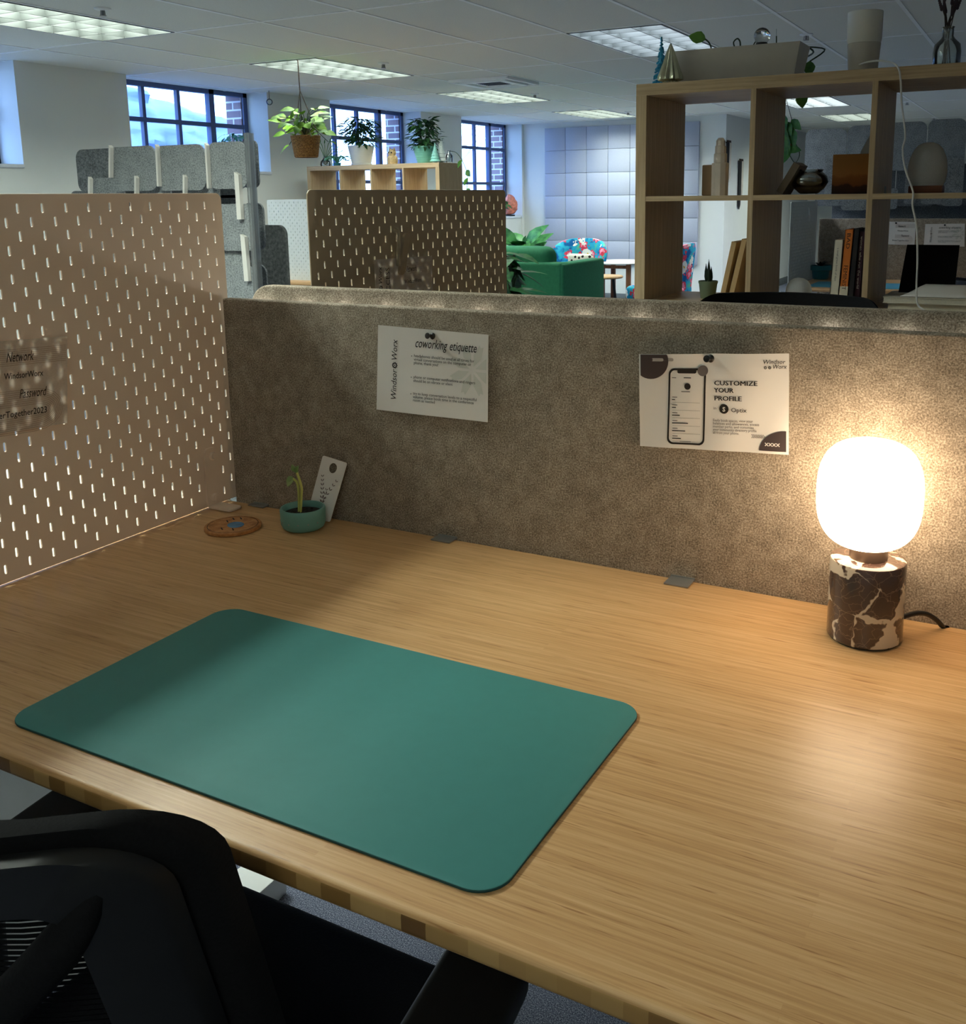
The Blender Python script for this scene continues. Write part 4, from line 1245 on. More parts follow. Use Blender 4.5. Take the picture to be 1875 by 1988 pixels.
f = MB(); f.prism(rrect(-.011, .011, -.045, .045, .010, 5), (PXB + .013, .398, 1.295), (0, .97, .1), (.12, .1, .98), (.006, 0, 0)); obj('jaw', f, 'peg_brown', t)

# neighbouring white desk on the other side of the cream pegboard
t = thing('desk', 'pale desk beyond the cream pegboard, glimpsed through its slots', 'desk', (-.85, -.39, 0))
f = MB(); f.slab(-1.66, -.016, -.776, .0, DZ - .024, DZ - .002, .02, .006, 2); obj('tabletop', f, 'pale_top', t, 50)
for xx in (-.6, -1.5):
    f = MB(); f.box(xx - .04, xx + .04, -.42, -.35, .04, DZ - .023, .004); obj('leg', f, 'white_metal', t)
    f = MB(); f.box(xx - .045, xx + .045, -.72, -.06, 0, .05, .004); obj('foot', f, 'white_metal', t)

# ================================================================== FELT TILE DIVIDERS
def tile(f, cx_, z0, z1, Y, w_, r=.04, th=.009, tilt=0.0, dy=0.0):
    f.prism(rrect(-w_ / 2, w_ / 2, z0, z1, r, 6), (cx_, Y + dy, 0), (math.cos(tilt), math.sin(tilt), 0), (0, 0, 1), (-math.sin(tilt) * th, math.cos(tilt) * th, 0))
def px_tile(u0, v0, u1, v1, Y):
    a, b = at(u0, v0, Y=Y), at(u1, v1, Y=Y)
    c0, c1 = at(u0, v1, Y=Y), at(u1, v0, Y=Y)
    return (a.x + c0.x + b.x + c1.x) / 4 + 0, min(b.z, c0.z), (a.z + c1.z) / 2, ((b.x + c1.x) - (a.x + c0.x)) / 2
TY = 1.6
t = thing('tile_divider', 'grey felt tile room divider rising behind the cream pegboard', 'room divider', (-2.0, TY, 1.0))
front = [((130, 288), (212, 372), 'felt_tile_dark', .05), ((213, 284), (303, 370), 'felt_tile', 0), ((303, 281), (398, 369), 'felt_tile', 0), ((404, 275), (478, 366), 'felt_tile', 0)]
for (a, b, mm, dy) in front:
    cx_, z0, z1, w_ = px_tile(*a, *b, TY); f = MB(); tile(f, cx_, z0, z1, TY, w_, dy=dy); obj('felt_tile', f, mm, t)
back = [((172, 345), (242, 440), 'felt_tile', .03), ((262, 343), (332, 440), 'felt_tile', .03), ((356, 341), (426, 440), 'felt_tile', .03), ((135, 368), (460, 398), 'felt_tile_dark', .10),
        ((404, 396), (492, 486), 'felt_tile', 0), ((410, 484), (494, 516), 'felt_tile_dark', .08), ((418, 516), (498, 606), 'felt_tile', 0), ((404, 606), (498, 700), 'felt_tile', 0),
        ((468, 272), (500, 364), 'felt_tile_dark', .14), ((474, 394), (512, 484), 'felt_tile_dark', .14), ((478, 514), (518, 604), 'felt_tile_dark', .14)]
for (a, b, mm, dy) in back:
    cx_, z0, z1, w_ = px_tile(*a, *b, TY + dy); f = MB(); tile(f, cx_, z0, z1, TY + dy, w_, r=min(.04, w_ * .3)); obj('felt_tile', f, mm, t)
fins = [((212, 282), (212, 345)), ((302, 280), (306, 362)), ((398, 277), (403, 366)), ((172, 343), (172, 420)), ((262, 341), (262, 420)), ((356, 339), (356, 420)), ((458, 334), (464, 426)), ((470, 455), (478, 546))]
for a, b in fins:
    p, q = at(*a, Y=TY - .02), at(*b, Y=TY - .02)
    tw = .0045 if a[0] < 450 else .011; f = MB(); f.prism([(-tw, p.z), (tw, p.z - .01), (tw + (q.x - p.x), q.z), (-tw + (q.x - p.x), q.z)], (p.x, TY - .02, 0), (1, 0, 0), (0, 0, 1), (0, .018, 0)); obj('felt_fin', f, 'pot_white', t)
p, q = at(478, 258, Y=TY - .02), at(494, 640, Y=TY - .02)
f = MB(); f.box(p.x - .004, p.x + .016, TY - .03, TY - .024, .02, p.z); f.box(p.x + .004, p.x + .008, TY - .024, TY + .012, .02, p.z); obj('clear_post', f, 'acrylic', t)
f = MB(); f.box(-2.5, -1.45, TY + .02, TY + .032, .0, 1.30, .003); obj('base_panel', f, 'felt_tile', t)

TY2 = 5.5
t = thing('tile_divider', 'blue-grey felt tile divider behind the workstation seen through bookcase', 'room divider', (.5, TY2, 1.0))
top = [(1562, 250, 1643, 335), (1644, 243, 1724, 332), (1716, 237, 1798, 330), (1799, 231, 1875, 326), (1876, 226, 1958, 322)]
for a in top:
    cx_, z0, z1, w_ = px_tile(*a, TY2); f = MB(); tile(f, cx_, z0, z1, TY2, w_ - .004, .045); obj('felt_tile', f, 'felt_tile', t)
for k in range(5):
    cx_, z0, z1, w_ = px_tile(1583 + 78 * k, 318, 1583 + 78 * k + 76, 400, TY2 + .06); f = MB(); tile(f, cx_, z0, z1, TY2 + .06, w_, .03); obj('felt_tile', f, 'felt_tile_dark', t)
for u0, v0, u1, v1 in ((1601, 308, 1640, 399), (1634, 366, 1700, 408), (1718, 365, 1742, 406), (1757, 300, 1780, 396), (1788, 362, 1866, 396), (1830, 306, 1870, 400)):
    cx_, z0, z1, w_ = px_tile(u0, v0, u1, v1, TY2 - .03); f = MB(); tile(f, cx_, z0, z1, TY2 - .03, w_, .02, .009, .12); obj('felt_tile', f, 'felt_tile', t)
f = MB(); f.box(.02, 1.6, TY2 + .10, TY2 + .11, .0, 1.40, .003); obj('base_panel', f, 'felt_tile_dark', t)

# dark rounded partition and white pegboard by the windows
f = MB(); f.prism(rrect(-2.9, at(553, 450, Y=2.6).x, .72, at(530, 437, Y=2.6).z, .05, 8), (0, 2.6, 0), (1, 0, 0), (0, 0, 1), (0, .02, 0))
p = thing('felt_partition', 'dark grey felt partition with rounded corner beside the white pegboard', 'partition', (-2.5, 2.6, 0))
obj('panel', f, 'felt_partition', p, 40)
f = MB(); f.box(-2.86, -2.82, 2.45, 2.75, 0, .72); f.box(-2.25, -2.21, 2.45, 2.75, 0, .72); obj('support', f, 'white_metal', p)
t = thing('desk', 'wood-edged desk far off under the white pegboard', 'desk', (-3.1, 4.4, 0))
f = MB(); f.slab(-3.52, -2.0, 3.90, 4.66, .835, .862, .02, .006, 2); obj('tabletop', f, 'bamboo', t, 50)
for xx in (-3.4, -2.15):
    f = MB(); f.box(xx - .04, xx + .04, 4.25, 4.32, .04, .834, .004); obj('leg', f, 'white_metal', t)
    f = MB(); f.box(xx - .045, xx + .045, 3.95, 4.6, 0, .05, .004); obj('foot', f, 'white_metal', t)
t = thing('pegboard', 'small white pegboard far off below the hanging basket', 'pegboard', (-3.1, 4.0, .862))
pegboard('panel', 'peg_white', .76, .55, .005, (-3.51, 4.0, .8625), (1, 0, 0), (0, 0, 1), t, ns=3)

# ================================================================== BOOKCASES
def bookcase(label, x0, y0, depth, ncol, pitch, zs, zt, to):
    nrow = len(zs)
    t = thing('bookcase', label, 'bookcase', (x0 + .9, y0 + depth / 2, 0))
    x1 = x0 + to * 2 + pitch * ncol - .016
    f = MB(); f.box(x0, x1, y0, y0 + depth, zt - to, zt, .0008, 1); obj('top_board', f, 'oak_flat', t)
    for xx in (x0, x1 - to):
        f = MB(); f.box(xx, xx + to, y0, y0 + depth, 0, zt - to, .0008, 1); obj('side_board', f, 'oak', t)
    for k in range(1, ncol):
        xx = x0 + to + pitch * k - .016
        f = MB(); f.box(xx, xx + .016, y0 + .001, y0 + depth - .001, 0.03, zt - to); obj('divider', f, 'oak', t)
    for z in zs:
        f = MB()
        for k in range(ncol):
            a = x0 + to + pitch * k; f.box(a, a + pitch - .016, y0 + .002, y0 + depth - .002, z - .016 if z > .1 else 0, z)
        obj('shelf', f, 'oak_flat', t)
    return t
KY = 1.76; KT = 1.763; KF = 1.062; KM = 1.407
bookcase('tall oak cube bookcase behind the felt screens, crowded with ornaments', .103, KY, .39, 5, .355, (.038, .373, .718, KF, KM), KT, .036)
K2Y = 6.2; K2T = 1.722; K2X = -4.98
bookcase('oak cube bookcase by the windows with potted plants on top', K2X, K2Y, .39, 4, .3575, (.038, .37, .70, 1.035, 1.37), K2T, .04)

# ---- on top of the near bookcase
def conetree(name, label, u, vb, vt, Y, zb, rb, mat, style):
    p = at(u, vb, Y=Y); p.z = zb; hgt = at(u, vt, Y=Y).z - zb
    f = MB()
    if style == 'flute':
        n = 48; prof = [(.55, 0), (.6, .08), (1, .12), (.98, .2), (.62, .5), (.3, .8), (.1, .95), (0, 1)]
        vs = []; fs = []
        for (r, z) in prof:
            for k in range(n):
                a = 2 * PI * k / n; q = rb * r * (1 + .10 * math.cos(12 * a))
                vs.append(p + V((q * math.cos(a), q * math.sin(a), z * hgt)))
        for i in range(len(prof) - 1):
            for k in range(n): fs.append((i * n + k, i * n + (k + 1) % n, (i + 1) * n + (k + 1) % n, (i + 1) * n + k))
        fs.append(tuple(range(n - 1, -1, -1))); f.add(vs, fs)
    else:
        f.lathe([(0, 0), (rb * .34, 0), (rb * .36, .1 * hgt), (rb * .22, .5 * hgt), (0, hgt)], p, 14)
        for k in range(150):
            s = random.random() ** 1.3; a = random.uniform(0, 6.283); r = rb * (1 - s) * .95
            b0 = p + V((r * .4 * math.cos(a), r * .4 * math.sin(a), s * hgt * .96)); b1 = p + V((r * math.cos(a), r * math.sin(a), s * hgt * .93 - .004 + (.012 if r < .006 else 0)))
            b1.z = max(b1.z, zb + .002)
            f.tube([b0, b1], [.0038, .0030], 5)
    return tag(obj(name, f, mat, None, 50), label, 'tree ornament')
conetree('tree_ornament', 'blue bristly tree ornament on the tall bookcase', 1283, 157, 68, 1.94, KT, .036, 'tinsel_blue', 'b')
conetree('tree_ornament', 'ribbed silver glass tree ornament before the white planter', 1301, 157, 83, 1.84, KT, .039, 'mercury', 'flute')

# planter trough with pothos, wire loop, stick; crystal ball
PYy = 1.90
a, b, c, d = at(1296, 99, Y=PYy), at(1553, 81, Y=PYy), at(1545, 140, Y=PYy), at(1304, 152, Y=PYy)
zt_ = (a.z + b.z) / 2
t = thing('planter_box', 'long white trough planter with pothos on the tall bookcase', 'planter', ((a.x + b.x) / 2, PYy + .08, KT))
f = MB(); dp = .15; ins = .02
vs = [V((a.x, PYy, zt_)), V((b.x, PYy, zt_)), V((b.x, PYy + dp, zt_)), V((a.x, PYy + dp, zt_)), V((a.x + ins, PYy + ins * .6, KT)), V((b.x - ins, PYy + ins * .6, KT)), V((b.x - ins, PYy + dp - ins, KT)), V((a.x + ins, PYy + dp - ins, KT))]
q = .008
vs += [V((a.x + q, PYy + q, zt_)), V((b.x - q, PYy + q, zt_)), V((b.x - q, PYy + dp - q, zt_)), V((a.x + q, PYy + dp - q, zt_)), V((a.x + q, PYy + q, zt_ - .03)), V((b.x - q, PYy + q, zt_ - .03)), V((b.x - q, PYy + dp - q, zt_ - .03)), V((a.x + q, PYy + dp - q, zt_ - .03))]
f.add(vs, [(0, 1, 5, 4), (1, 2, 6, 5), (2, 3, 7, 6), (3, 0, 4, 7), (4, 5, 6, 7), (0, 8, 9, 1), (1, 9, 10, 2), (2, 10, 11, 3), (3, 11, 8, 0), (8, 12, 13, 9), (9, 13, 14, 10), (10, 14, 15, 11), (11, 15, 12, 8)])
obj('trough', f, 'pot_grey', t, 0)
f = MB(); f.box(a.x + .009, b.x - .009, PYy + .009, PYy + dp - .009, zt_ - .029, zt_ - .012); obj('soil', f, 'soil', t)
f = MB(); st = MB(); Yp = PYy + .05
def pl(u, v, Y=Yp): return at(u, v, Y=Y)
st.tube(smoothline([pl(1381, 96), pl(1377, 84), pl(1369, 76)], 5), .0028, 6)
f.leaf(pl(1370, 77), pl(1335, 68) - pl(1370, 77), (-.35, -.85, .4), .064, .044, .1, .2)
st.tube(smoothline([pl(1426, 92), pl(1424, 82), pl(1431, 75), pl(1436, 80), pl(1437, 90)], 5), .0025, 6)
st.tube(smoothline([pl(1461, 90), pl(1467, 80), pl(1473, 75)], 5), .002, 6)
st.tube([pl(1507, 92), pl(1507, 70)], .0022, 6); st.tube([pl(1507, 78), pl(1507, 56)], .0006, 5)
Yb = KY + .43
st.tube(smoothline([V((b.x - .02, PYy + .12, zt_ + .005)), V((b.x + .0, PYy + .2, zt_ - .01)), pl(1553, 120, Yb), pl(1549, 150, Yb), pl(1550, 178, Yb)], 5), .003, 6)
f.leaf(pl(1572, 118, Yb - .05), pl(1570, 142, Yb - .05) - pl(1572, 118, Yb - .05), (-.2, -.95, .2), .05, .044, .1, .1)
f.leaf(pl(1556, 180, Yb), pl(1557, 206, Yb) - pl(1556, 180, Yb), (-.2, -.95, .1), .052, .046, .05, .1)
st.tube(smoothline([V((b.x - .03, PYy + .12, zt_)), V((b.x + .03, Yb - .06, zt_ + .0)), pl(1572, 119, Yb - .05)], 5), .0025, 6)
obj('vine_stems', st, 'dark_leaf_stem', t); obj('leaves', f, 'leaf_vine', t, 60)
p = pl(1479, 70, PYy + .03)
t = thing('crystal_ball', 'clear crystal ball perched on the white trough planter', 'crystal ball', tuple(p))
f = MB(); f.ball(p, .026, 32); o = obj('ball', f, 'clear_glass', t, 60)
m, nt, bs = base('crystal', 0.02); bs.inputs['Transmission Weight'].default_value = 1.0; bs.inputs['IOR'].default_value = 1.5
o.data.materials[0] = m
f = MB(); f.lathe([(0, 0), (.020, 0), (.021, .004), (.017, .012), (.012, .010), (0, .009)], (p.x, p.y, p.z - .032), 20); obj('stand', f, 'dark_rubber', t)
f = MB(); f.box(p.x - .018, p.x + .018, p.y - .012, p.y + .012, zt_ - .013, p.z - .0318); obj('stand_block', f, 'dark_rubber', t)

# two-tier white pot, cord, vase
p = at(1675, 128, Y=1.93); z0 = KT; hh = at(1675, 24, Y=1.93).z - z0
t = thing('plant_pot', 'tall white pot with lighter upper half on the tall bookcase', 'pot', (p.x, p.y, z0))
f = MB(); f.lathe([(0, 0), (.040, 0), (.0425, .004), (.0485, hh * .5), (.047, hh * .5 + .002), (0, hh * .5)], (p.x, p.y, z0), 40); obj('outer_pot', f, 'pot_grey', t)
f = MB(); f.lathe([(0, hh * .5), (.0475, hh * .5 + .001), (.0505, hh * .56), (.0515, hh * .98), (.051, hh), (.047, hh), (.046, hh * .7), (0, hh * .7)], (p.x, p.y, z0), 40); obj('inner_pot', f, 'pot_white', t)
f = MB(); kf = KY - .006
pts = [at(1668, 126, Y=1.86), at(1682, 121, Y=1.83), at(1705, 118, Y=1.80), at(1728, 121, Y=1.77), at(1743, 131, Y=kf), at(1748, 155, Y=kf), at(1750, 200, Y=kf), at(1757, 262, Y=kf - .005), at(1752, 290, Y=kf - .004), at(1757, 328, Y=kf), at(1772, 372, Y=kf), at(1771, 398, Y=kf), at(1779, 440, Y=kf), at(1781, 500, Y=kf - .003), at(1779, 555, Y=kf), at(1781, 590, Y=kf), at(1796, 606, Y=kf - .01), at(1812, 640, Y=kf - .02)]
for i in range(4): pts[i].z = max(pts[i].z, KT + .003)
pts += [pts[-1] + V((.01, -.01, -.25)), pts[-1] + V((.0, -.02, -.6))]
f.tube(smoothline(pts, 6), .0028, 8); tag(obj('white_cord', f, 'cord_white'), 'thin white cord hanging down the front of the bookcase', 'cord')
p = at(1837, 118, Y=1.93); z0 = KT
t = thing('glass_vase', 'clear glass bottle vase with dried stems on the bookcase', 'vase', (p.x, p.y, z0))
f = MB(); sc = .0399 / .0225
f.lathe([(0, .003), (.036, .003), (.038, .008), (.039, .05), (.036, .072), (.020, .088), (.0155, .095), (.0155, .118), (.018, .121), (.0165, .122), (.014, .118), (.014, .095), (.019, .085), (.034, .070), (.037, .05), (.036, .010), (0, .008)], (p.x, p.y, z0), 36); obj('bottle', f, 'clear_glass', t, 50)
f = MB(); hd = MB()
for k in range(9):
    a = random.uniform(0, 6.28); r0 = random.uniform(.005, .025); tp = V((p.x + random.uniform(-.035, .035), p.y + random.uniform(-.03, .03), z0 + random.uniform(.17, .26)))
    q0 = V((p.x + r0 * math.cos(a), p.y + r0 * math.sin(a), z0 + .009)); nk = V((p.x + random.uniform(-.008, .008), p.y + random.uniform(-.008, .008), z0 + .11))
    f.tube(smoothline([q0, nk, tp], 5), .0016, 5)
    for m_ in range(7):
        s = m_ / 7; c_ = nk.lerp(tp, .62 + .4 * s); hd.ball(c_, .0052 - .0026 * s, 6, 1.5)
obj('stems', f, 'rope', t); obj('flower_heads', hd, 'lavender', t)

# ---- middle shelf of the near bookcase
def on(u, Y, z): p = at(u, 400, Y=Y); return V((p.x, Y, z))
p = on(1396, 1.93, KM); t = thing('stone_tower', 'pale stepped selenite tower on the bookcase shelf', 'ornament', tuple(p))
f = MB(); b0 = [(0, .030), (.092, .029), (.094, .023), (.134, .0225), (.136, .019), (.158, .018), (.160, .014), (.182, .013), (.19, .008), (.192, 0)]
f.lathe([(0, 0), (.029, 0), (.029, .105), (.0225, .107), (.0225, .135), (.019, .137), (.019, .160), (.0155, .162), (.0155, .178), (.0085, .187), (0, .187)], p, 10); obj('tower', f, 'selenite', t, 20)
f = MB(); q = on(1377, 1.96, KM); f.box(q.x - .028, q.x + .012, q.y - .004, q.y + .02, KM, KM + .102, .004)
tag(obj('tan_block', f, 'tan_box'), 'tan block standing behind the stepped selenite tower', 'block')
f = MB(); a, b = at(1517, 378, Y=1.90), at(1551, 322, Y=1.90)
dr = (b - a).normalized(); nv = V((dr.z, 0, -dr.x))
f.prism([(0, 0), ((b - a).length, 0), ((b - a).length, .022), (0, .022)], V((a.x - .008, 1.86, KM + .001)), dr, nv, (0, .12, 0))
mz = min(q.z for q in f.v)
for q in f.v: q.z += KM + .0005 - mz
tag(obj('leaning_slab', f, 'grey_slab'), 'brownish slab leaning beside the glass bowl on the shelf', 'slab')
p = on(1569, 1.92, KM); t = thing('glass_bowl', 'round glass bowl filled with dark moss on the shelf', 'bowl', tuple(p))
f = MB(); f.lathe([(0, .002), (.026, .002), (.030, .004), (.048, .020), (.0585, .038), (.055, .056), (.042, .068), (.039, .071), (.043, .077), (.0415, .078), (.0375, .071), (.041, .067), (.0535, .055), (.057, .038), (.047, .022), (0, .006)], p, 40); obj('bowl', f, 'clear_glass', t, 60)
f = MB(); f.lathe([(0, .007), (.028, .008), (.046, .022), (.0555, .038), (.050, .046), (.03, .05), (0, .048)], p, 28)
for k in range(50): a = random.uniform(0, 6.28); r = random.uniform(0, .046); f.ball(p + V((r * math.cos(a), r * math.sin(a), .048 - r * .12)), random.uniform(.004, .008), 6)
obj('moss', f, 'moss', t)
a, b = at(1618, 303, Y=1.91), at(1674, 296, Y=1.91)
f = MB(); f.box(a.x, a.x + .112, 1.90, 1.918, KM + .0005, (a.z + b.z) / 2, .002); tag(obj('canvas_picture', f, 'dune_picture'), 'small brown dune picture standing on the bookcase shelf', 'picture')
f = MB(); a = at(1645, 300, Y=2.0); b = at(1688, 248, Y=2.0)
f.add([(a.x - .02, 1.99, KM), (a.x + .12, 1.99, KM), (a.x + .12, 2.03, KM), (a.x - .02, 2.03, KM), (a.x + .075, 2.0, b.z), (a.x + .105, 2.0, b.z), (a.x + .105, 2.02, b.z), (a.x + .075, 2.02, b.z)],
      [(0, 1, 2, 3), (4, 5, 6, 7), (0, 1, 5, 4), (1, 2, 6, 5), (2, 3, 7, 6), (3, 0, 4, 7)])
tag(obj('stone_shard', f, 'stone_grey'), 'pale pointed stone shard behind the brown picture', 'stone')
p = on(1796, 1.93, KM); t = thing('egg_lamp', 'unlit frosted egg-shaped lamp on dark wood base', 'lamp', tuple(p))
f = MB(); f.box(p.x - .0475, p.x + .0475, p.y - .04, p.y + .04, KM + .0003, KM + .022, .003); obj('base', f, 'wood_brown', t)
f = MB(); f.lathe([(0, .022), (.046, .022), (.053, .038), (.056, .062), (.055, .085), (.050, .108), (.040, .130), (.028, .143), (.014, .149), (0, .150)], p, 40); obj('shade', f, 'frosted', t, 60)

# ---- lower visible shelf
def onF(u, Y, dz=0): p = at(u, 570, Y=Y); return V((p.x, Y, KF + dz))
p = onF(1374, 1.93); t = thing('potted_snake_plant', 'small sage green pot with upright snake plant on the shelf', 'potted plant', tuple(p))
f = MB(); f.lathe([(0, 0), (.023, 0), (.025, .003), (.031, .05), (.033, .053), (.033, .060), (.030, .060), (.029, .052), (0, .052)], p, 32); obj('pot', f, 'pot_sage', t)
f = MB()
for k, (dx, dy, L) in enumerate(((.002, 0, .085), (-.008, .005, .07), (.008, .006, .06), (0, .012, .05))):
    f.leaf(p + V((dx, dy, .048)), (dx * 2, dy, 1), (0, -1, 0), L, .013, -.05, .3)
o = obj('leaves', f, 'leaf_snake', t, 60); md = o.modifiers.new('thickness', 'SOLIDIFY'); md.thickness = .003
def leanboard(u0, u1, v1, Y, lb, ww):
    a = at(u0, 574, Y=Y); b = at(u1, v1, Y=Y); a.z = KF
    dr = (b - a).normalized(); nv = V((dr.z, 0, -dr.x)); f = MB()
    f.prism([(0, 0), ((b - a).length, 0), ((b - a).length, .016), (0, .016)], a, dr, nv, (0, ww, 0))
    mz = min(q.z for q in f.v)
    for q in f.v: q.z += KF + .0004 - mz
    tag(obj('leaning_board', f, 'tan_board'), lb, 'board', 'tan boards leaning in the bookcase')
leanboard(1396, 1420, 471, 1.88, 'tan board leaning nearest the snake plant in bookcase', .20)
leanboard(1412, 1440, 466, 1.86, 'tan board leaning against the bookcase divider', .20)
p = onF(1550, 1.90); t = thing('globe_lamp', 'small unlit white globe lamp on wood base in bookcase', 'lamp', tuple(p))
f = MB(); f.lathe([(0, 0), (.037, 0), (.038, .002), (.038, .011), (0, .011)], p, 32); obj('base', f, 'wood_brown', t)
f = MB(); f.lathe([(0, .0115), (.034, .0115), (.040, .024), (.0415, .038), (.038, .056), (.028, .071), (.014, .079), (0, .081)], p, 36); obj('globe', f, 'frosted', t, 60)
def book(u0, u1, ub0, ub1, vt, Y, mat, lb, title=None, tmat='ink', extra=None, dp=.15):
    """upright book leaning slightly, spine to the front"""
    a0, a1 = at(ub0, 583, Y=Y), at(ub1, 583, Y=Y); b0 = at(u0, vt, Y=Y); b1 = at(u1, vt, Y=Y)
    th = (a1.x - a0.x); dx = b0.x - a0.x; hh = b0.z - KF
    t = thing('book', lb, 'book', (a0.x + th / 2, Y + dp / 2, KF), 'books on the low shelf')
    o0 = V((a0.x, Y, KF + .0005)); upv = V((dx, 0, hh)); uu = V((1, 0, 0))
    f = MB(); q = .002
    f.prism([(0, 0), (th, 0), (th, 1), (0, 1)], o0, uu, upv, (0, .006, 0))
    f.prism([(0, 0), (q, 0), (q, 1), (0, 1)], o0, uu, upv, (0, dp, 0)); f.prism([(th - q, 0), (th, 0), (th, 1), (th - q, 1)], o0, uu, upv, (0, dp, 0))
    obj('cover', f, mat, t, 0)
    f = MB(); f.prism([(q, .015), (th - q, .015), (th - q, .98), (q, .98)], o0 + V((0, .006, 0)), uu, upv, (0, dp - .01, 0)); obj('pages', f, 'book_pages', t, 0)
    un = upv.normalized(); fnb = lambda x, y: o0 + V((0, -.0006, 0)) + uu * (th / 2) + un * (hh * .96 - x) + uu * y
    if title:
        f = MB(); x = .0
        for s, L, sz, gap in title:
            if s: f.text(s, fnb, x, -sz * .35, sz, L * hh)
            x += (L + gap) * hh
        obj('spine_title', f, tmat, t, 0, recalc=False)
    if extra:
        f = MB(); mm, e0, e1 = extra; e = .0004
        f.quad(*[o0 + V((0, -e, 0)) + uu * x + upv * y for x, y in ((0, e0), (th, e0), (th, e1), (0, e1))]); obj('spine_band', f, mm, t, 0, recalc=False)
BY = 1.85
book(1620, 1637, 1609, 1626, 466, BY, 'book_white', 'white paperback, first of the upright books in bookcase', [('', .08, 0, 0), ('a small green book of days', .5, .008, .1)], 'ink_grey')
book(1641, 1657, 1627, 1643, 446, BY, 'book_orange', 'orange paperback standing between the white and dark books', [('BAD', .2, .016, .22), ('FEMINIST', .32, .017, .1)], 'ink', ('book_white', .05, .26))
book(1658, 1667, 1644, 1655, 444, BY, 'book_black', 'black paperback just right of the orange book', [('', .05, 0, 0), ('', .2, .01, .02)], 'ink_white')
book(1668, 1682, 1656, 1668, 450, BY + .01, 'book_plum', 'plum book with white lettering against the bookcase divider', [('', .02, 0, 0), ('women who run the world', .7, .010, .02)], 'ink_white')
a = onF(1712, 1.80); 
def lying(x0, x1, y0, y1, z0, z1, lb, cover):
    t = thing('book', lb, 'book', ((x0 + x1) / 2, (y0 + y1) / 2, z0), 'books lying in the bookcase')
    f = MB(); f.box(x0, x1, y0, y1, z0, z0 + .002); f.box(x0, x1, y0, y1, z1 - .002, z1); f.box(x1 - .003, x1, y0, y1, z0, z1); obj('cover', f, cover, t)
    f = MB(); f.box(x0 + .002, x1 - .0035, y0 + .004, y1 - .004, z0 + .0021, z1 - .0021); obj('pages', f, 'book_pages', t)
xa = at(1722, 590, Y=1.80).x
lying(xa, xa + .26, 1.80, 2.02, KF + .0004, KF + .021, 'cream book lying at the bottom of the shelf stack', 'book_white')
lying(xa - .012, xa + .26, 1.79, 2.0, KF + .0214, KF + .040, 'cream book lying on top of the shelf stack', 'book_white')
# curled white sheet and dark folder on the stack
f = MB(); vs = []; n = 12
for i in range(n + 1):
    s = i / n
    x = xa - .005 + .25 * s; z = KF + .041 + .05 * max(0, (.25 - s) / .25) ** 2 + .014 * s
    for yy, dz in ((1.79, 0), (1.815, .002)): vs.append((x, yy, z + dz))
x0_, x1_ = at(1748, 558, Y=1.80), at(1880, 540, Y=1.80)
vs = []; fs = []
for i in range(n + 1):
    s = i / n; x = x0_.x + (x1_.x - x0_.x) * s
    for j in range(7):
        a = j / 6
        vs.append((x + .0 + .02 * a * (1 - s), 1.80 + .10 * a, KF + .0425 + .030 * (1 - (1 - a) ** 2) * min(1, s * 4 + .1) ))
fs = [(i * 7 + j, (i + 1) * 7 + j, (i + 1) * 7 + j + 1, i * 7 + j + 1) for i in range(n) for j in range(6)]
f = MB(); f.add(vs, fs); o = obj('curled_paper', f, 'paper', None, 60); tag(o, 'white paper curling up on the lying books', 'paper'); md = o.modifiers.new('thickness', 'SOLIDIFY'); md.thickness = .001
f = MB(); a0, a1, b0, b1 = at(1748, 562, Y=1.98), at(1890, 545, Y=1.93), at(1760, 476, Y=1.98), at(1890, 480, Y=1.98)
f.prism([(0, 0), (.16, 0), (.16, 1), (.008, 1)], (a0.x, 1.93, KF + .0415), (1, 0, 0), (0, .08, b0.z - KF - .0415), (0, .01, 0))
tag(obj('dark_folder', f, 'black_fabric'), 'black folder standing behind the curled white paper', 'folder')

# ---- hanging pothos seen through the bookcase
def pot_basket(p, r, h, t):
    f = MB(); f.lathe([(0, 0), (r * .74, 0), (r * .80, h * .06), (r * 1.0, h * .97), (r, h), (r * .92, h), (r * .9, h * .85), (0, h * .85)], p, 32); obj('basket', f, 'wicker', t, 60)
hk = at(1517, 172, Z=H); YH = hk.y
p = at(1507, 302, Y=YH); k_ = (YH + 1.33) / 5.78
t = thing('hanging_plant', 'pothos in hanging basket seen through the bookcase', 'hanging plant', (p.x, p.y, p.z), 'hanging baskets')
pot_basket(p, .10 * k_, .17 * k_, t)
f = MB(); f.tube([(p.x + .09 * k_, YH, p.z + .16 * k_), (hk.x - .01, YH, p.z + .42 * k_), (hk.x, YH, H)], .003, 5); f.tube([(p.x - .09 * k_, YH, p.z + .16 * k_), (hk.x - .012, YH, p.z + .42 * k_)], .003, 5); obj('rope', f, 'rope', t)
f = MB(); st = MB()
for u, v, du, dv in ((1520, 222, 2, 30), (1528, 236, 5, 26), (1536, 232, 16, 18), (1536, 248, 4, 34), (1518, 262, 12, 30), (1510, 240, -4, 28), (1530, 288, 22, 3), (1534, 290, -18, 26), (1522, 286, 6, 14), (1506, 262, -12, 24), (1514, 250, 14, 22)):
    a = at(u, v, Y=YH - .12); b = at(u + du, v + dv, Y=YH - .16); f.leaf(a, b - a, (-.4, -.9, .2), (b - a).length * 1.1, (b - a).length * .68, .12, .15)
st.tube(smoothline([at(1524, 250, Y=YH - .1), at(1535, 270, Y=YH - .12), at(1546, 282, Y=YH - .12), at(1552, 300, Y=YH - .12), at(1543, 316, Y=YH - .12), at(1532, 300, Y=YH - .1)], 6), .004, 6)
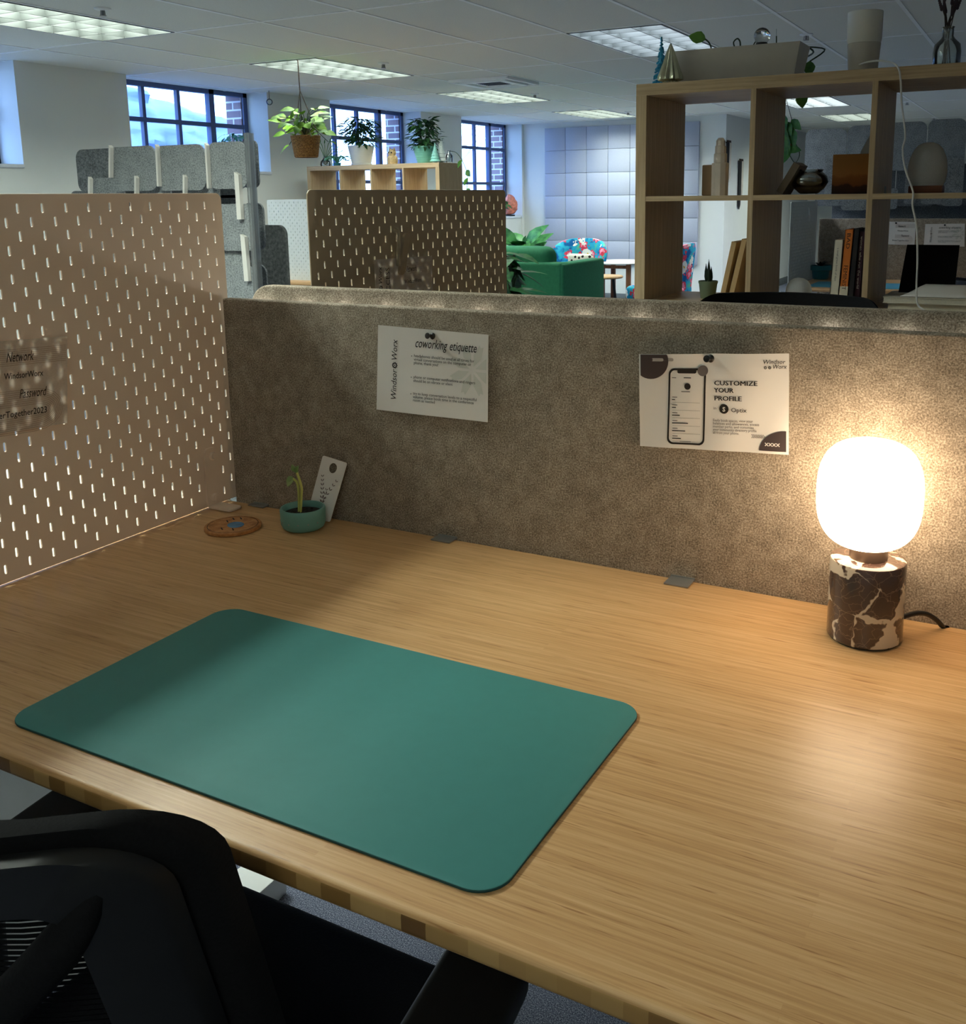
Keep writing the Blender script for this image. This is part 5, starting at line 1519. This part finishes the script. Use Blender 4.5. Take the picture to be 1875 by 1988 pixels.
st.tube(smoothline([p + V((0, 0, .15 * k_)), at(1524, 236, Y=YH - .1), at(1536, 246, Y=YH - .12)], 5), .004, 6)
obj('stems', st, 'dark_leaf_stem', t); obj('leaves', f, 'leaf_mid', t, 60)

# wall hangings on the side wall
for (u, v, ub, vb, lb) in ((1413, 277, 1413, 370, 'black and cream woven hanging nearest the stepped tower'), (1437, 313, 1437, 402, 'black and cream woven hanging farther along the side wall')):
    a = at(u, v, X=-2.325); b = at(ub, vb, X=-2.325)
    t = thing('wall_hanging', lb, 'wall hanging', (a.x, a.y, a.z), 'woven wall hangings')
    f = MB(); f.tube([(-2.318, a.y - .10, a.z), (-2.318, a.y + .10, a.z)], .009, 6)
    for k in range(4): f.tube([(-2.318, a.y - .06 + .05 * k, a.z + .03), (-2.318, a.y - .05 + .05 * k, a.z - .03)], .008, 5)
    obj('rod', f, 'rope', t)
    L = a.z - b.z
    f = MB(); f.add([(-2.316, a.y - .10, a.z), (-2.316, a.y + .03, a.z), (-2.316, a.y - .0, b.z + .03), (-2.316, a.y - .05, b.z - .03), (-2.316, a.y - .09, b.z + .02)], [(0, 1, 2, 3, 4)]); o = obj('dark_yarn', f, 'yarn_black', t, 0); md = o.modifiers.new('thickness', 'SOLIDIFY'); md.thickness = .008
    f = MB()
    for k in range(7): yy = a.y + .02 + .012 * k; f.tube([(-2.312, yy, a.z), (-2.312, yy + .004, a.z - L * (.45 + .06 * ((k * 5) % 7)))], .007, 5)
    obj('pale_yarn', f, 'yarn_cream', t)

# ================================================================== WORKSTATION SEEN THROUGH THE BOOKCASE
CY_ = 5.4
t = thing('desk', 'bamboo desk of the workstation seen through the bookcase', 'desk', (.8, 5.0, 0))
f = MB(); f.slab(-.03, 1.62, 4.62, 5.39, DZ - .022, DZ, .02, .009, 3); obj('tabletop', f, 'bamboo', t, 50)
for xx in (.03, 1.55):
    f = MB(); f.box(xx - .04, xx + .04, 4.98, 5.05, .04, DZ - .021, .004); obj('leg', f, 'white_metal', t)
    f = MB(); f.box(xx - .045, xx + .045, 4.68, 5.36, 0, .05, .004); obj('foot', f, 'white_metal', t)
f = MB(); f.box(-.02, 1.62, CY_ - .008, CY_ + .014, DZ - .2, 1.247, .0035, 3); tag(obj('felt_screen', f, 'felt_screen'), 'grey felt screen with two notices seen through the bookcase', 'desk screen')
t = thing('pegboard', 'white pegboard at the end of the workstation behind the bookcase', 'pegboard', (-.03, 5.0, DZ))
pegboard('panel', 'peg_white', .76, .50, .005, (-.035, 5.385, DZ + .002), (0, -1, 0), (0, 0, 1), t, ns=3)
f = MB(); f.tube(smoothline([at(1570, 404, X=-.025), at(1571, 418, X=-.005), at(1570, 430, X=-.02)], 4), .005, 6); obj('hook', f, 'white_metal', t)
W_, H_ = .215, .143
A = [at(1710, 430, Y=CY_ - .012), at(1778, 431, Y=CY_ - .012), at(1775, 476, Y=CY_ - .012), at(1709, 474, Y=CY_ - .012)]
fn = sheetmap(*A, W_, H_, (0, -1, 0)); t = thing('paper_notice', 'white network notice pinned beyond the bookcase, beside the white cord', 'notice', tuple(A[0].lerp(A[2], .5)))
obj('sheet', sheet_mesh(fn, W_, H_, 6, 4, .0006), 'paper', t, 60); wifi(lambda x, y, off=.002: fn(x, y, .002), W_, H_, t)
push_pin(fn(W_ * .44, H_ * .94, .001), (0, -1, .1), 'black push pin on the far network notice')
A = [at(1796, 435, Y=CY_ - .012), at(1873, 434, Y=CY_ - .012), at(1872, 479, Y=CY_ - .012), at(1793, 476, Y=CY_ - .012)]
fn = sheetmap(*A, W_, H_, (0, -1, 0)); t = thing('paper_notice', 'white etiquette notice pinned beyond the bookcase, nearest the picture edge', 'notice', tuple(A[0].lerp(A[2], .5)))
obj('sheet', sheet_mesh(fn, W_, H_, 6, 4, .0006), 'paper', t, 60); etiquette(lambda x, y, off=.002: fn(x, y, .0012 + off), W_, H_, t)
push_pin(fn(W_ * .5, H_ * .94, .001), (0, -1, .1), 'black push pin on the far etiquette notice')
f = MB(); f.slab(.06, .72, 4.70, 5.06, DZ + .0004, DZ + .0036, .03, .001, 2); tag(obj('desk_mat', f, 'blue_mat'), 'blue desk mat on the workstation seen through the bookcase', 'desk mat')
p = at(1592, 546, Y=5.28); p.z = DZ; t = thing('potted_succulent', 'small teal pot with dark succulent on the far workstation', 'potted plant', tuple(p))
f = MB(); f.lathe([(0, 0), (.045, 0), (.05, .01), (.055, .055), (.068, .06), (.068, .09), (.06, .09), (.058, .08), (0, .08)], p, 24); obj('pot', f, 'pot_teal', t)
f = MB()
for k in range(14): a = k * 2.4; f.leaf(p + V((0, 0, .08)), (math.cos(a), math.sin(a), .5 + .3 * (k % 3)), (0, 0, 1), .07, .022, .3, .2)
obj('leaves', f, 'leaf_snake', t, 60)
dup(ch, (1.15, 4.25, 0), -.15, 'black chair at the far workstation seen through the bookcase')

# ================================================================== WINDOW SIDE: plants on the far bookcase
zt = K2T
def bush(t, c, R, hgt, n, L, W_, mat, seed, droop=.0):
    rnd = random.Random(seed); f = MB(); st = MB()
    for k in range(9):
        a = rnd.uniform(0, 6.28); tip = c + V((R * .75 * math.cos(a), R * .75 * math.sin(a), hgt * rnd.uniform(.5, .95)))
        st.tube([c, c.lerp(tip, .5) + V((0, 0, .03)), tip], .004, 5)
    for k in range(n):
        a = rnd.uniform(0, 6.28); e = rnd.uniform(.0, 1.0); r = R * (rnd.random() ** .5) * math.sqrt(max(.05, 1 - (e * 1.6 - .8) ** 2))
        b = c + V((r * math.cos(a), r * math.sin(a), hgt * e))
        d = V((math.cos(a), math.sin(a), rnd.uniform(-.6, .5) - droop)); f.leaf(b, d, (rnd.uniform(-.4, .4), rnd.uniform(-.4, .4), 1), L * rnd.uniform(.7, 1.2), W_, .25, .15)
    obj('stems', st, 'dark_leaf_stem', t); obj('foliage', f, mat, t, 60)
p = at(702, 318, Y=6.36); p.z = zt; t = thing('potted_plant', 'leafy plant in white pot on the bookcase by the windows', 'potted plant', tuple(p), 'plants on the far bookcase')
f = MB(); f.lathe([(0, 0), (.095, 0), (.098, .004), (.098, .018), (.09, .02), (.092, .024), (.122, .165), (.122, .18), (.112, .18), (.11, .16), (0, .16)], p, 36); obj('pot', f, 'pot_white', t)
bush(t, p + V((0, 0, .18)), .17, .25, 320, .085, .028, 'leaf_dark', 11)
p = at(825, 314, Y=6.32); p.z = zt; t = thing('potted_plant', 'leafy plant in ribbed mint green pot on the far bookcase', 'potted plant', tuple(p), 'plants on the far bookcase')
f = MB(); prof = [(0, 0), (.065, 0)]
for k in range(22): prof.append((.066 + .045 * k / 21 + (.002 if k % 3 else -.002), .004 + .145 * k / 21))
prof += [(.104, .149), (.1, .13), (0, .13)]
f.lathe(prof, p, 36); obj('pot', f, 'pot_mint', t, 60)
bush(t, p + V((0, 0, .14)), .135, .25, 300, .08, .03, 'leaf_dark', 12)
p = at(762, 316, Y=6.30); p.z = zt; t = thing('owl_figurine', 'small golden owl figurine between the two potted plants', 'figurine', tuple(p))
f = MB(); f.lathe([(0, 0), (.042, 0), (.05, .03), (.048, .06), (.036, .078), (0, .08)], p, 18); f.ball(p + V((0, -.002, .10)), .038, 14)
for sd in (-1, 1): f.lathe([(0, .03), (.012, .0), (0, .0)], p + V((sd * .024, 0, .125)), 8)
obj('body', f, 'owl_gold', t)
f = MB()
for sd in (-1, 1): f.ball(p + V((sd * .015, -.035, .104)), .008, 8)
obj('eyes', f, 'dark_rubber', t)
def mini(u, vb, vt, Y, rb, mat, lb):
    p = at(u, vb, Y=Y); hgt = at(u, vt, Y=Y).z - zt; p.z = zt; f = MB(); prof = [(0, 0), (rb * .4, 0), (rb * .4, hgt * .06)]
    for k in range(6): s = k / 6; prof += [(rb * (1 - s), hgt * (.07 + .9 * s)), (rb * (1 - s) * .72, hgt * (.07 + .9 * (s + .13)))]
    prof.append((0, hgt)); f.lathe(prof, p, 20); tag(obj('tree_ornament', f, mat, None, 30), lb, 'tree ornament')
mini(845, 314, 277, 6.26, .05, 'glitter_mint', 'small mint glitter tree ornament beside the mint pot')
mini(857, 313, 264, 6.34, .055, 'glitter_white', 'white glitter tree ornament on the far bookcase')
p = at(872, 314, Y=6.34); p.z = zt; t = thing('glass_bottle', 'clear glass bottles pair with trailing vine, far bookcase end', 'bottle', tuple(p))
f = MB(); f.lathe([(0, .002), (.03, .002), (.032, .01), (.032, .06), (.014, .085), (.013, .11), (.010, .11), (.011, .085), (.028, .06), (0, .01)], p, 20); obj('bottle', f, 'clear_glass', t, 50)
st = MB(); f = MB()
vp = [V((p.x, p.y, p.z + .10)), at(885, 296, Y=6.33), at(896, 310, Y=6.30), at(905, 330, Y=6.28), at(908, 345, Y=6.28), at(906, 366, Y=6.28), at(904, 380, Y=6.28)]
vp = [V((max(q.x, -3.44) if q.z < K2T else q.x, q.y, q.z)) for q in vp]
st.tube(smoothline(vp, 5), .003, 6)
for k, q in enumerate(vp[2:]): f.leaf(q, (.6 if k % 2 else -.3, -.3, -.7), (-.3, -.8, .4), .08, .06, .1, .15)
obj('vine', st, 'dark_leaf_stem', t); obj('leaves', f, 'leaf_vine', t, 60)
p = at(632, 322, Y=6.38); p.z = zt; t = thing('glass_vase', 'small clear vase with spreading green stems near window', 'vase', tuple(p))
f = MB(); f.lathe([(0, .002), (.045, .002), (.052, .02), (.045, .05), (.022, .075), (.02, .095), (.017, .095), (.019, .075), (.04, .05), (0, .012)], p, 24); obj('bottle', f, 'clear_glass', t, 50)
f = MB()
for u, v in ((616, 283), (622, 278), (630, 280), (640, 276), (647, 284), (652, 290), (660, 296), (668, 305), (672, 312)):
    q = at(u, v, Y=6.36); f.tube(smoothline([p + V((0, 0, .06)), p.lerp(q, .6) + V((0, 0, .06)), q], 5), .003, 5); f.leaf(q, (q - p), (0, -.7, .7), .05, .016, .2, .1)
obj('stems', f, 'leaf_mid', t, 60)
p = at(655, 320, Y=6.30); p.z = zt; t = thing('spider_plant', 'thin-leaved blue green plant beside the white pot', 'potted plant', tuple(p), 'plants on the far bookcase')
f = MB(); f.lathe([(0, 0), (.03, 0), (.036, .03), (.03, .03), (0, .025)], p, 16); obj('pot', f, 'pot_teal', t)
f = MB()
for k in range(16): a = k * 2.399; r = .09 + .05 * (k % 3); f.tube(smoothline([p + V((0, 0, .025)), p + V((r * .5 * math.cos(a), r * .5 * math.sin(a), .09)), p + V((r * math.cos(a), r * math.sin(a), .05))], 4), [.004] * 8 + [.0015], 4)
obj('foliage', f, 'leaf_blue', t, 60)

# hanging pothos in basket by the window
p = at(595, 306, Y=4.45); cz = at(585, 118, Z=H); t = thing('hanging_plant', 'bright green pothos in wicker basket hanging from ceiling', 'hanging plant', tuple(p), 'hanging baskets')
pot_basket(p, .108, .155, t)
f = MB(); kn = V((p.x - .03, p.y, at(586, 175, Y=4.45).z)); tp = V((p.x - .035, p.y, H))
f.tube([kn, tp], .004, 6)
for a in (.4, 2.5, 4.6): f.tube([kn, p + V((.10 * math.cos(a), .10 * math.sin(a), .15))], .003, 6)
obj('rope', f, 'rope', t)
f = MB(); st = MB(); rnd = random.Random(5); c = p + V((0, 0, .15))
for k in range(46):
    a = rnd.uniform(0, 6.28); r = rnd.uniform(.04, .2); z = rnd.uniform(-.06, .14) if r > .12 else rnd.uniform(.02, .2)
    b = c + V((r * math.cos(a), r * math.sin(a), z)); st.tube([c, c.lerp(b, .5) + V((0, 0, .06)), b], .003, 4)
    f.leaf(b, (math.cos(a), math.sin(a), rnd.uniform(-.8, .4)), (rnd.uniform(-.5, .5), -.6, .8), rnd.uniform(.07, .11), rnd.uniform(.05, .075), .25, .15)
obj('stems', st, 'dark_leaf_stem', t); obj('foliage', f, 'leaf_bright', t, 60)

# crystal on a thread in the window, fern on the sill, salt lamp
p = at(523, 198, X=-5.10); t = thing('hanging_crystal', 'small clear crystal ball hanging on thread by the window', 'crystal', (p.x, p.y, p.z))
f = MB(); f.ball(p, .03, 16); obj('ball', f, 'clear_glass', t, 60)
f = MB(); f.tube([(p.x, p.y, p.z + .03), (p.x, p.y, H)], .0025, 5); obj('thread', f, 'rope', t)
p = V((XW - .13, 5.62, 1.674)); t = thing('sill_plant', 'small green leafy plant on the window sill behind felt tiles', 'potted plant', tuple(p))
f = MB(); f.lathe([(0, 0), (.05, 0), (.06, .10), (.055, .11), (0, .1)], p, 20); obj('pot', f, 'pot_white', t)
bush(t, p + V((0, 0, .11)), .15, .23, 120, .08, .03, 'leaf_blue', 15, .3)
p = at(990, 418, X=-5.30); p.z = 1.154; t = thing('salt_lamp', 'orange salt rock lamp on the far window sill', 'lamp', tuple(p))
f = MB(); f.lathe([(0, 0), (.07, 0), (.07, .02), (0, .02)], p, 20); obj('base', f, 'black_plastic', t)
b = bmesh.new(); bmesh.ops.create_icosphere(b, subdivisions=3, radius=1)
for vv in b.verts:
    nn = vv.co.normalized(); k = 1 + .16 * mnoise.noise(nn * 2.4)
    vv.co = V((nn.x * .105 * k * (1 - .25 * nn.z), nn.y * .10 * k * (1 - .25 * nn.z), .155 + nn.z * .14 * k))
f = MB(); f.bm(b, Matrix.Translation(p)); obj('rock', f, 'salt', t, 25)
f = MB(); q = at(1010, 422, X=XW + .015); f.tube(smoothline([p + V((.06, .02, .01)), V((XW + .014, p.y + .1, 1.165)), V((XW + .016, p.y + .13, 1.05)), V((XW + .016, p.y + .13, .55)), V((XW + .016, p.y + .13, .3))], 5), .004, 6); obj('cord', f, 'cord_white', t)
f = MB(); f.box(XW + .008, XW + .04, p.y + .11, p.y + .15, .78, .86, .005); obj('switch', f, 'black_plastic', t)
p = V((XW - .12, 10.55, 1.154)); t = thing('sill_plant', 'small green plant on sill beside the salt lamp', 'potted plant', tuple(p))
f = MB(); f.lathe([(0, 0), (.05, 0), (.06, .10), (.055, .11), (0, .1)], p, 20); obj('pot', f, 'pot_white', t); bush(t, p + V((0, 0, .1)), .13, .16, 60, .08, .05, 'leaf_mid', 16, .4)

# ================================================================== LOUNGE
SX, SYy = -2.66, 7.0
t = thing('armchair', 'green upholstered armchair seen from behind', 'armchair', (SX - .6, SYy + .5, 0))
f = MB(); f.box(SX - 1.0, SX - .02, SYy, SYy + .2, .10, .80, .03, 3); obj('backrest', f, 'sofa_green', t)
f = MB(); f.box(SX - .16, SX, SYy + .012, SYy + 1.0, .10, .79, .03, 3); obj('arm', f, 'sofa_green', t)
f = MB(); f.box(SX - 1.16, SX - 1.0, SYy + .012, SYy + 1.0, .10, .79, .03, 3); obj('arm', f, 'sofa_green', t)
f = MB(); f.box(SX - .99, SX - .17, SYy + .2, SYy + .95, .14, .46, .03, 3); obj('seat', f, 'sofa_green', t)
f = MB(); f.box(SX - .99, SX - .17, SYy + .05, SYy + .30, .62, .945, .10, 5); obj('back_cushion', f, 'sofa_green', t)
for dx in (.08, 1.08):
    for dy in (.06, .92): f = MB(); f.tube([(SX - dx, SYy + dy, .0), (SX - dx, SYy + dy, .105)], .02, 8); obj('leg', f, 'walnut', t)

def tub_chair(label, loc, rz):
    t = thing('floral_chair', label, 'chair', loc, 'floral lounge chairs', True, rz)
    f = MB(); vs = []; n = 18; m_ = 8
    for side in (0, 1):
        for i in range(n + 1):
            a = -1.15 + 2.3 * i / n
            for j in range(m_ + 1):
                s = j / m_; z = .36 + (.90 - .36) * s * (1 - .22 * abs(a / 1.15) ** 3); r = (.34 + .06 * s) - (.08 if side else 0)
                if j == m_: r += (.02 if side else -.02)
                vs.append((r * math.sin(a), -.02 - r * math.cos(a) * .9, z))
    k = (n + 1) * (m_ + 1); fs = []
    for i in range(n):
        for j in range(m_):
            a = i * (m_ + 1) + j; b = a + m_ + 1
            fs += [(a, b, b + 1, a + 1), (k + a, k + a + 1, k + b + 1, k + b)]
        a = i * (m_ + 1); b = a + m_ + 1
        fs += [(a, k + a, k + b, b), (a + m_, b + m_, k + b + m_, k + a + m_)]
    for i in (0, n):
        for j in range(m_): a = i * (m_ + 1) + j; fs.append((a, a + 1, k + a + 1, k + a))
    f.add(vs, fs); obj('backrest', f, 'floral_fabric', t, 60)
    f = MB(); f.slab(-.31, .31, -.30, .34, .28, .44, .12, .05, 4); obj('seat', f, 'floral_fabric', t, 60)
    for sx_ in (-1, 1):
        for sy_ in (-1, 1): f = MB(); f.tube([(sx_ * .22, sy_ * .22, .285), (sx_ * .27, sy_ * .27, 0)], [.018, .011], 8); obj('leg', f, 'legs_wood', t)
    return t
tc_ = tub_chair('floral lounge chair behind the green armchair', (-3.74, 9.62, 0), PI + .1)
dup(tc_, (-2.42, 9.02, .0), PI / 2 + .1, 'floral lounge chair seen side-on past the bookcase edge')
f = MB(); p = at(1126, 500, Y=9.3); f.box(p.x - .16, p.x + .16, 9.27, 9.37, .44, .745, .045, 4); tag(obj('dotted_pillow', f, 'dotted_fabric', None, 60), 'cream pillow with dark dots on the floral chair', 'pillow')
p = at(1205, 507, Y=9.95); zt2 = p.z; t = thing('round_table', 'round white table on crossed wooden legs before padded wall', 'table', (p.x, 9.95, 0))
f = MB(); f.lathe([(0, zt2 - .02), (.36, zt2 - .02), (.37, zt2 - .01), (.36, zt2), (0, zt2)], (p.x, 9.95, 0), 40); obj('tabletop', f, 'pot_white', t)
for k in range(4):
    a = PI / 4 + k * PI / 2; f = MB(); c, s = .24 * math.cos(a), .24 * math.sin(a); f.box(p.x + c - .025, p.x + c + .025, 9.95 + s - .025, 9.95 + s + .025, 0, zt2 - .019, .004); obj('leg', f, 'walnut', t)
f = MB(); f.tube([(p.x - .17, 9.78, .12), (p.x + .17, 10.12, .12)], .018, 8); f.tube([(p.x - .17, 10.12, .12), (p.x + .17, 9.78, .12)], .018, 8); f.tube([(p.x - .17, 9.78, zt2 - .06), (p.x + .17, 9.78, zt2 - .06)], .02, 8); obj('stretcher', f, 'walnut', t)
p = at(1172, 535, Y=8.45); t = thing('side_table', 'small round wooden side table beside the green armchair', 'side table', (p.x, 8.45, 0))
f = MB(); f.lathe([(0, p.z - .025), (.20, p.z - .025), (.21, p.z - .012), (.20, p.z), (0, p.z)], (p.x, 8.45, 0), 32); obj('tabletop', f, 'light_wood', t)
for k in range(3): a = 2.1 * k + .5; f = MB(); f.tube([(p.x + .10 * math.cos(a), 8.45 + .10 * math.sin(a), p.z - .024), (p.x + .16 * math.cos(a), 8.45 + .16 * math.sin(a), 0)], .016, 8); obj('leg', f, 'black_plastic', t)

# fiddle leaf plant and dark palm
def bigplant(label, name, loc, seed, mat, leaves, pot):
    rnd = random.Random(seed); p = V(loc); t = thing(name, label, 'potted plant', tuple(p))
    f = MB(); f.lathe([(0, 0), (.13, 0), (.17, .28), (.16, .3), (.15, .26), (0, .26)], p, 28); obj('pot', f, pot, t)
    st = MB(); f = MB()
    for (dx, dy, z, ang, L, W_, el) in leaves:
        b = p + V((dx * .4, dy * .4, z)); st.tube(smoothline([p + V((0, 0, .26)), p + V((dx * .2, dy * .2, .26 + (z - .26) * .6)), b], 4), .007, 6)
        f.leaf(b, (math.cos(ang), math.sin(ang), el), (0, -.2, 1) if abs(el) < .8 else (-.5, -.8, .2), L, W_, .25, .2)
    obj('stem', st, 'dark_leaf_stem', t); obj('foliage', f, mat, t, 60)
rnd = random.Random(3)
lv = [(rnd.uniform(-.2, .2), rnd.uniform(-.2, .2), rnd.uniform(.55, .92), k * 2.4, rnd.uniform(.26, .36), rnd.uniform(.15, .2), rnd.uniform(-.1, 1.0)) for k in range(24)]
bigplant('broad-leaved fiddle plant behind the green armchair', 'fiddle_plant', (-3.92, 8.62, 0), 3, 'leaf_fiddle', lv, 'pot_white')
rnd = random.Random(4)
lv = [(rnd.uniform(-.25, .25), rnd.uniform(-.25, .25), rnd.uniform(.55, .98), k * 2.4, rnd.uniform(.22, .32), rnd.uniform(.06, .1), rnd.uniform(-1.0, .3)) for k in range(90)]
bigplant('dark drooping leafy plant between brown pegboard and green armchair', 'floor_plant', (-2.45, 5.45, 0), 4, 'leaf_dark', lv, 'pot_white')
